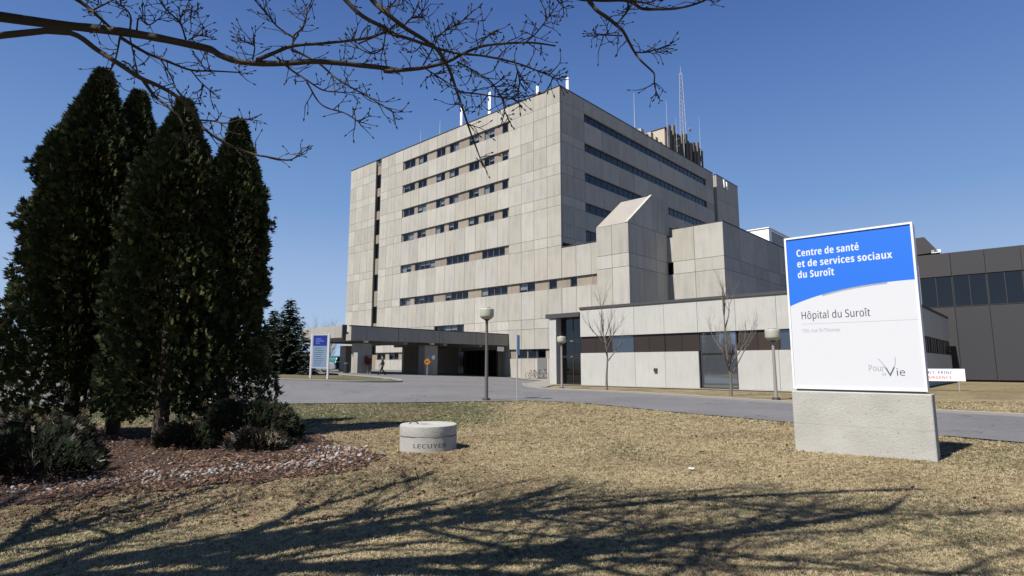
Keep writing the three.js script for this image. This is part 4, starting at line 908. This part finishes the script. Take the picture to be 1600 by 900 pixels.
{   // hedge-like woods on the horizon
  reseed(80); const mb = new MB();
  for (let k = 0; k < 2600; k++) { const a = rr(-1.35, -.35), d = rr(210, 330), x = Math.sin(a) * d, z = -Math.cos(a) * d, h = rr(4, 11), p = V(x, rr(0, 1.5) + .5, z); mb.tube([p, V(x + rr(-1, 1), h * .6, z), V(x + rr(-2.4, 2.4), h, z + rr(-2, 2))], [.22, .16, .04], 3); }
  const w = add(scene, 'far_wood', mb.geo(), M.barkFar); tag(w, 'thin band of leafless woods on the horizon', 'woods', null, 'stuff');
}

// ---------------------------------------------------------------- cars, bicycles, people, bin
function car(p, turn, paint, label, long = 4.5) {
  const g = thing('parked_car', label, 'car', p, turn, 'cars parked beyond the directory board');
  const ex = (pts, w, bevel) => { const s = new THREE.Shape(); s.moveTo(...pts[0]); s.splineThru(pts.slice(1).map(([x, y]) => new THREE.Vector2(x, y))); return new THREE.ExtrudeGeometry(s, { depth: w - 2 * bevel, bevelEnabled: true, bevelSize: bevel, bevelThickness: bevel, bevelSegments: 3, curveSegments: 30 }).translate(0, 0, -w / 2 + bevel); };
  const pm = new THREE.MeshPhysicalMaterial({ color: new THREE.Color().setRGB(...paint), roughness: .35, metalness: .2, clearcoat: 1, clearcoatRoughness: .08 });
  const k = long / 4.5;
  const b = (pts) => pts.map(([x, y]) => [x * k, y]);
  add(g, 'body', ex(b([[-2.2, .35], [-2.22, .7], [-2.1, .98], [-.9, 1.02], [.9, 1.02], [1.9, .86], [2.22, .68], [2.2, .36], [1.2, .28], [-1.2, .28], [-2.2, .35]]), 1.76, .1), pm);
  add(g, 'cabin', ex(b([[-2.0, .98], [-1.75, 1.45], [-1.2, 1.62], [.1, 1.62], [.55, 1.45], [1.05, 1.0], [-2.0, .98]]), 1.52, .12), pm);
  const gl = std(.02, .022, .025, .08);
  for (const s of [-1, 1]) for (const [x0, x1] of [[-1.65, -.78], [-.7, .28]]) add(g, 'side_window', boxGeo((x1 - x0) * k, .38, .02), gl).position.set((x0 + x1) / 2 * k, 1.32, s * .765);
  const ws = add(g, 'windscreen', boxGeo(.02, .6, 1.3), gl); ws.position.set(.83 * k, 1.27, 0); ws.rotation.z = .78;
  for (const s of [-1, 1]) { add(g, 'headlight', new RoundedBoxGeometry(.1, .16, .34, 2, .04), std(.8, .8, .8, .15)).position.set(2.17 * k, .72, s * .62); add(g, 'tail_light', new RoundedBoxGeometry(.08, .26, .2, 2, .03), std(.35, .01, .01, .3)).position.set(-2.19 * k, .85, s * .7); }
  for (const x of [-1.35, 1.38]) for (const s of [-1, 1]) { const w = add(g, 'wheel', new THREE.TorusGeometry(.25, .085, 10, 24), std(.02, .02, .02, .9)); w.position.set(x * k, .33, s * .80); add(w, 'rim', new THREE.CylinderGeometry(.2, .2, .08, 16).rotateX(Math.PI / 2), std(.55, .55, .56, .35, { metalness: .7 })); }
}
const grd = (x, z) => V(x, H(x, z) + .03, z);
car(grd(-19.6, -56.5), .25, [.45, .45, .47], 'silver car half hidden behind the directory board posts');
car(grd(-24.2, -60.5), .4, [.25, .26, .28], 'grey car beside the dense spruce');
car(grd(-19.8, -67.5), 1.2, [.02, .10, .095], 'teal car parked past the front pier of the canopy', 4.2);
function bicycle(p, turn, paint, label) {
  const g = thing('bicycle', label, 'bicycle', p, turn, 'bicycles leaning by the ground floor windows'), pm = std(...paint, .4), dk = std(.02, .02, .02, .8);
  for (const x of [-.52, .52]) { const w = add(g, 'wheel', new THREE.TorusGeometry(.33, .02, 8, 28), dk); w.position.set(x, .35, 0); const sp = new MB(); for (let k = 0; k < 8; k++) { const a = k / 8 * Math.PI; sp.tube([V(Math.cos(a) * .32, Math.sin(a) * .32, 0), V(-Math.cos(a) * .32, -Math.sin(a) * .32, 0)], [.003, .003], 3); } add(w, 'spokes', sp.geo(), M.galv); }
  const f = new MB(), P = { r: V(-.52, .35, 0), b: V(-.08, .3, 0), s: V(-.2, .85, 0), h: V(.36, .82, 0), f: V(.52, .35, 0) };
  for (const [a, b] of [['r', 'b'], ['b', 's'], ['s', 'h'], ['b', 'h'], ['r', 's'], ['h', 'f']]) f.tube([P[a], P[b]], [.018, .018], 6);
  add(g, 'frame', f.geo(), pm); add(g, 'saddle', new RoundedBoxGeometry(.26, .06, .14, 2, .03), dk).position.set(-.22, .93, 0);
  add(g, 'handlebar', new MB().tube([V(.33, 1.0, -.28), V(.38, 1.02, 0), V(.33, 1.0, .28)], [.014, .014, .014], 6).geo(), dk);
  add(g, 'stem', new MB().tube([V(.36, .8, 0), V(.38, 1.02, 0)], [.014, .014], 6).geo(), dk);
  add(g, 'crank', new THREE.CylinderGeometry(.09, .09, .02, 14).rotateX(Math.PI / 2), M.steel).position.set(-.08, .3, .05);
}
for (const [x, z, t, c, l] of [[-3.4, 1.3, .5, [.05, .05, .09], 'dark bicycle parked at the foot of the tower wall'], [-2.7, 1.5, .75, [.22, .04, .05], 'red framed bicycle parked beside the dark one'], [-2.1, 1.2, .3, [.3, .3, .33], 'grey bicycle parked next to the recessed grey door']]) { const p = L(x, z); bicycle(V(p.x, H(p.x, p.z) + .07, p.z), TH + t, c, l); }
// people: tapered bones joined with a smooth minimum, meshed by marching cubes
function fieldMesh(bones, lo, hi, res, k, colour) {
  const size = Math.max(hi[0] - lo[0], hi[1] - lo[1], hi[2] - lo[2]), mc = new MarchingCubes(res, new THREE.MeshBasicMaterial(), false, false, 120000), half = res / 2;
  const c = [0, 1, 2].map((q) => (lo[q] + hi[q]) / 2), sc = size / 2;
  mc.isolation = 0;
  const pre = bones.map(([a, b, r0, r1]) => { const d = [b[0] - a[0], b[1] - a[1], b[2] - a[2]]; return { a, d, l: d[0] * d[0] + d[1] * d[1] + d[2] * d[2] || 1e-9, r0, r1 }; });
  for (let z = 0; z < res; z++) for (let y = 0; y < res; y++) for (let x = 0; x < res; x++) {
    const p = [c[0] + (x - half) / half * sc, c[1] + (y - half) / half * sc, c[2] + (z - half) / half * sc]; let acc = 0;
    for (const b of pre) {
      const e = [p[0] - b.a[0], p[1] - b.a[1], p[2] - b.a[2]], t = clamp((e[0] * b.d[0] + e[1] * b.d[1] + e[2] * b.d[2]) / b.l, 0, 1);
      const dist = Math.hypot(e[0] - b.d[0] * t, e[1] - b.d[1] * t, e[2] - b.d[2] * t) - (b.r0 + (b.r1 - b.r0) * t);
      acc += Math.exp(-dist * k);
    }
    mc.field[z * res * res + y * res + x] = clamp(Math.log(acc + 1e-30) / k, -2, 2);
  }
  mc.update();
  const n = mc.count, pos = new Float32Array(n * 3), nor = new Float32Array(n * 3), col = new Float32Array(n * 3);
  for (let i = 0; i < n; i++) {
    for (let q = 0; q < 3; q++) { pos[i * 3 + q] = c[q] + mc.positionArray[i * 3 + q] * sc; nor[i * 3 + q] = mc.normalArray[i * 3 + q]; }
    const cc = colour(pos[i * 3], pos[i * 3 + 1], pos[i * 3 + 2]); col.set(cc, i * 3);
  }
  const g = new THREE.BufferGeometry(); g.setAttribute('position', new THREE.BufferAttribute(pos, 3)); g.setAttribute('normal', new THREE.BufferAttribute(nor, 3)); g.setAttribute('color', new THREE.BufferAttribute(col, 3)); return g;
}
function person(p, turn, stride, label, jacket, trousers, hair) {
  const g = thing('person', label, 'person', p, turn, 'people under the canopy'), s = stride;
  const J2 = { hip: [0, .93, 0], chest: [0, 1.33, .02], neck: [0, 1.46, .02] };
  const kneeL = [.10, .50, .16 * s], ankL = [.10, .09, .34 * s - .06], kneeR = [-.10, .50, .02 * s], ankR = [-.10, .10, -.32 * s - .04];
  const elL = [.25, 1.12, -.12 * s], wrL = [.24, .88, -.10 * s], elR = [-.25, 1.12, .10 * s], wrR = [-.23, .90, .26 * s + .02];
  const bones = [[[0, .95, 0], [0, 1.12, .01], .14, .13], [[-.08, 1.2, .01], [.08, 1.2, .01], .13, .13], [[-.12, 1.36, .01], [.12, 1.36, .01], .10, .10], [[0, 1.38, .01], [0, 1.52, .02], .065, .055],
    [[.09, .92, 0], kneeL, .095, .062], [kneeL, ankL, .062, .042], [[-.09, .92, 0], kneeR, .095, .062], [kneeR, ankR, .062, .042],
    [ankL, [.10, .045, ankL[2] + .19], .045, .035], [ankR, [-.10, .045, ankR[2] + .19], .045, .035],
    [[.17, 1.39, .01], elL, .06, .05], [elL, wrL, .05, .034], [[-.17, 1.39, .01], elR, .06, .05], [elR, wrR, .05, .034]];
  const skin = [.36, .22, .15], shoe = [.03, .03, .03];
  const body = fieldMesh(bones, [-.9, 0, -.9], [.9, 1.8, .9], 84, 60, (x, y) => y < .085 ? shoe : y < .90 && Math.abs(x) < .2 ? trousers : y > 1.49 ? skin : jacket);
  const head = fieldMesh([[[0, 1.62, .03], [0, 1.68, .015], .078, .088], [[0, 1.565, .06], [0, 1.60, .05], .045, .06], [[0, 1.63, .112], [0, 1.605, .128], .009, .014], [[.088, 1.63, .01], [.09, 1.60, .01], .014, .012], [[-.088, 1.63, .01], [-.09, 1.60, .01], .014, .012], [[0, 1.5, .02], [0, 1.56, .025], .055, .055]], [-.15, 1.48, -.13], [.15, 1.78, .17], 56, 130, (x, y, z) => y > 1.705 - .3 * Math.max(0, z - .04) + .03 * (z > .06) || (z < .0 && y > 1.58) ? hair : (z > .085 && Math.abs(Math.abs(x) - .032) < .012 && Math.abs(y - 1.638) < .007) ? [.03, .03, .03] : (z > .09 && Math.abs(x) < .024 && Math.abs(y - 1.572) < .005) ? [.25, .1, .09] : skin);
  const hand = (w, sgn) => {
    const [x, y, z] = w, b = [[[x, y, z], [x, y - .08, z + .015], .026, .032]];
    [-.027, -.009, .009, .027].forEach((o, i) => { const l = [.058, .07, .075, .066][i]; b.push([[x, y - .085, z + .015 + o], [x - sgn * .006, y - .085 - l * .55, z + .02 + o], .0095, .009], [[x - sgn * .006, y - .085 - l * .55, z + .02 + o], [x - sgn * .024, y - .085 - l, z + .026 + o], .009, .008]); });
    b.push([[x, y - .03, z + .03], [x - sgn * .016, y - .065, z + .066], .012, .011], [[x - sgn * .016, y - .065, z + .066], [x - sgn * .02, y - .10, z + .07], .011, .009]);
    return fieldMesh(b, [x - .11, y - .19, z - .09], [x + .11, y + .03, z + .13], 52, 190, () => skin);
  };
  add(g, 'body', mergeGeometries([body, head, hand(wrL, 1), hand(wrR, -1)]), new THREE.MeshStandardMaterial({ vertexColors: true, roughness: .9 }));
}
person(grd(-12.15, -54.6), -1.3, 1, 'person in black walking out from under the canopy', [.012, .012, .014], [.02, .02, .024], [.02, .015, .01]);
{ const p = L(-8.5, 20); person(V(p.x, H(p.x, p.z) + .03, p.z), .6, .25, 'person in a dark red jacket standing beside the canopy pier', [.06, .015, .016], [.10, .10, .11], [.015, .012, .01]); }
{
  const p = L(-9.3, 22.0), g = thing('litter_bin', 'black litter bin at the foot of the front canopy pier', 'bin', V(p.x, H(p.x, p.z) + .03, p.z));
  add(g, 'drum', new THREE.LatheGeometry([[0, 0], [.27, 0], [.3, .04], [.31, .82], [.33, .85], [.33, .9], [.28, .9]].map(([r, y]) => new THREE.Vector2(r, y)), 24), std(.015, .015, .017, .6));
  add(g, 'lid', new THREE.SphereGeometry(.3, 20, 8, 0, 6.283, 0, 1.4).scale(1, .5, 1), std(.02, .02, .022, .5)).position.y = .87;
}

// ---------------------------------------------------------------- turf, mulch chips, stones, litter
function scatter(name, geo, mat, list, label, category) {
  const m = new THREE.InstancedMesh(geo, mat, list.length), mt = new THREE.Matrix4(), q = new THREE.Quaternion(), e = new THREE.Euler(), c = new THREE.Color();
  list.forEach((o, i) => { e.set(...o.r); q.setFromEuler(e); mt.compose(o.p, q, o.s); m.setMatrixAt(i, mt); m.setColorAt(i, c.setRGB(...o.c)); });
  m.name = numbered(name); m.castShadow = m.receiveShadow = true; scene.add(m); tag(m, label, category, null, 'stuff');
}
{
  reseed(301);
  const mb = new MB();
  for (let k = 0; k < 9; k++) {
    const a = rr(0, 6.283), lean = rr(.25, 1.1), l = rr(.5, 1), x = rr(-.45, .45), z = rr(-.45, .45), dx = Math.cos(a), dz = Math.sin(a), w = .055;
    const i0 = mb.vert(x - dz * w, 0, z + dx * w), i1 = mb.vert(x + dz * w, 0, z - dx * w), m0 = mb.vert(x + dx * lean * l * .5 - dz * w * .8, l * .62, z + dz * lean * l * .5 + dx * w * .8), m1 = mb.vert(x + dx * lean * l * .5 + dz * w * .8, l * .62, z + dz * lean * l * .5 - dx * w * .8), t = mb.vert(x + dx * lean * l * 1.1, l * .82, z + dz * lean * l * 1.1);
    mb.tri(i0, i1, m1); mb.tri(i0, m1, m0); mb.tri(m0, m1, t);
  }
  const tuft = mb.geo(), list = [];
  const zone = (z0, z1, per, sz) => {
    const w0 = Math.min(26, -z1 * 1.0 + 2), n = Math.round(per * (z0 - z1) * 2 * w0);
    for (let k = 0; k < n; k++) {
      const z = rr(z1, z0), x = rr(-1, 1) * Math.min(26, -z * 1.0 + 1.2);
      if (inside(roadPoly, x, z) || inside(bedPoly, x + rr(-.35, .35), z + rr(-.35, .35)) || Math.hypot(x + 1.66, z + 11.72) < .56) continue;
      const g = green(x, z), n2 = vnoise(x * 6, z * 6, 501), d = rnd(), b = clamp((fbm(x / 1.7 + 70, z / 1.7, 121, 3) - .5) * 2.2, 0, .42);
      let c = d < g * .9 ? [.085, .095, .038] : d > .86 ? [.375, .315, .20] : [.315, .255, .15];
      if (rnd() < b) c = [.215, .16, .095];
      const kk = rr(.88, 1.2), s = sz * rr(.6, 1.15) * (.75 + .5 * n2);
      list.push({ p: V(x, H(x, z) - .004, z), r: [rr(-.15, .15), rr(0, 6.283), rr(-.15, .15)], s: V(s * 1.15, s * rr(.5, 1), s * 1.15), c: c.map((v) => v * kk) });
    }
  };
  zone(-4, -7, 1250, .038); zone(-7, -11, 700, .042); zone(-11, -16, 210, .056); zone(-16, -26.5, 75, .075);
  scatter('grass', tuft, new THREE.MeshStandardMaterial({ roughness: .95, side: THREE.DoubleSide }), list, 'short matted straw and green grass of the lawn', 'grass');
  // mulch chips and fallen leaves
  const chip = new MB(); chip.box(-.5, .5, -.08, .08, -.18, .18); const cg = chip.geo(true), chips = [];
  for (let k = 0; k < 26000; k++) {
    const x = rr(-13, -.6), z = rr(-15.5, -6), inb = inside(bedPoly, x, z), near = inside(bedPoly, x - rr(0, 1.6), z - rr(0, 1.3));
    if (!inb && !(near && rnd() < .3)) continue;
    const d = rnd(), c = d < .5 ? [.105, .052, .032] : d < .8 ? [.075, .046, .033] : d < .93 ? [.16, .09, .05] : [.22, .19, .16], kk = rr(.6, 1.3), s = rr(.025, .07);
    chips.push({ p: V(x, H(x, z) + .022 + rnd() * .02, z), r: [rr(-.5, .5), rr(0, 6.283), rr(-.5, .5)], s: V(s, s * .5, s), c: c.map((v) => v * kk) });
  }
  scatter('mulch_chips', cg, new THREE.MeshStandardMaterial({ roughness: .95 }), chips, 'reddish bark chips and fallen leaves strewn under the cedars', 'mulch');
  const st = new THREE.IcosahedronGeometry(1, 1), sp = st.attributes.position; for (let i = 0; i < sp.count; i++) { const f = .8 + .4 * vnoise(sp.getX(i) * 2 + 5, sp.getY(i) * 2 + sp.getZ(i) * 3 + 5, 601); sp.setXYZ(i, sp.getX(i) * f, sp.getY(i) * f, sp.getZ(i) * f); } st.computeVertexNormals();
  const edge = smooth([V(-6.6, 0, -8.0), V(-5.2, 0, -8.8), V(-4.4, 0, -9.35), V(-3.6, 0, -9.75), V(-3.1, 0, -10.5), V(-3.05, 0, -11.2), V(-3.6, 0, -11.9)], 200), stones = [];
  for (let k = 0; k < 460; k++) {
    const b = edge[Math.floor(rnd() * 200)], x = b.x + rr(-1, 1) * rr(.05, .95) - .1, z = b.z + rr(-1, 1) * rr(.05, .62), d = rnd(), s = rr(.009, .034) * (rnd() < .12 ? 1.5 : 1);
    const c = d < .45 ? [.30, .285, .275] : d < .7 ? [.25, .185, .17] : d < .88 ? [.19, .18, .17] : [.20, .12, .09], kk = rr(.6, 1.1);
    stones.push({ p: V(x, H(x, z) + .018 + s * .3, z), r: [rr(0, 6), rr(0, 6), rr(0, 6)], s: V(s * rr(.8, 1.5), s * .75, s * rr(.8, 1.3)), c: c.map((v) => v * kk) });
  }
  scatter('edging_gravel', st, new THREE.MeshStandardMaterial({ roughness: .9 }), stones, 'white and pink stones edging the mulch bed', 'gravel');
  const fl = new MB(); { const c = fl.vert(0, .15, 0), n = 9; for (let k = 0; k < n; k++) { const a = k / n * 6.283, r = k % 2 ? .55 : 1; fl.vert(Math.cos(a) * r, .05 + .18 * Math.sin(k * 2.3), Math.sin(a) * r * .8); } for (let k = 0; k < n; k++) fl.tri(c, c + 1 + (k + 1) % n, c + 1 + k); }
  const leaves = [];
  for (let k = 0; k < 3600; k++) { const near = k < 2900, x = near ? rr(-6, .6) : rr(-6, 9), z = near ? rr(-11, -6.2) : rr(-16, -4.6); if (inside(roadPoly, x, z) || (near && rnd() < ss((x + 3) / 3.5))) continue; const kk = rr(.6, 1.3), s = rr(.018, .04); leaves.push({ p: V(x, H(x, z) + .03, z), r: [rr(-.6, .6), rr(0, 6.283), rr(-.6, .6)], s: V(s, s, s), c: [.145 * kk, .088 * kk, .052 * kk] }); }
  scatter('fallen_leaves', fl.geo(), new THREE.MeshStandardMaterial({ roughness: .95, side: THREE.DoubleSide }), leaves, 'brown dead leaves scattered over the lawn', 'leaves');
}
{
  const scrap = (x, z, s, col, name, label, cat) => { const mb = new MB(); reseed(Math.round(x * 100)); const n = 5; for (let j = 0; j <= n; j++) for (let i = 0; i <= n; i++) mb.vert((i / n - .5) * s * 1.5, .03 + rr(0, .05) * s * 6, (j / n - .5) * s); for (let j = 0; j < n; j++) for (let i = 0; i < n; i++) { const a = j * (n + 1) + i, b = a + n + 1; mb.i.push(a, b, a + 1, b, b + 1, a + 1); } const m = add(scene, name, mb.geo(true), std(...col, .9, { side: THREE.DoubleSide })); m.position.set(x, H(x, z), z); tag(m, label, cat); };
  scrap(2.84, -9.38, .07, [.8, .8, .8], 'paper_scrap', 'crumpled white paper scrap on the dry grass', 'litter');
  scrap(3.58, -11.17, .08, [.03, .025, .02], 'bark_piece', 'dark piece of bark on the dry grass', 'bark');
}
scene.traverse((o) => { if (o.isMesh) { o.castShadow = true; o.receiveShadow = true; } });
renderer.render(scene, camera);
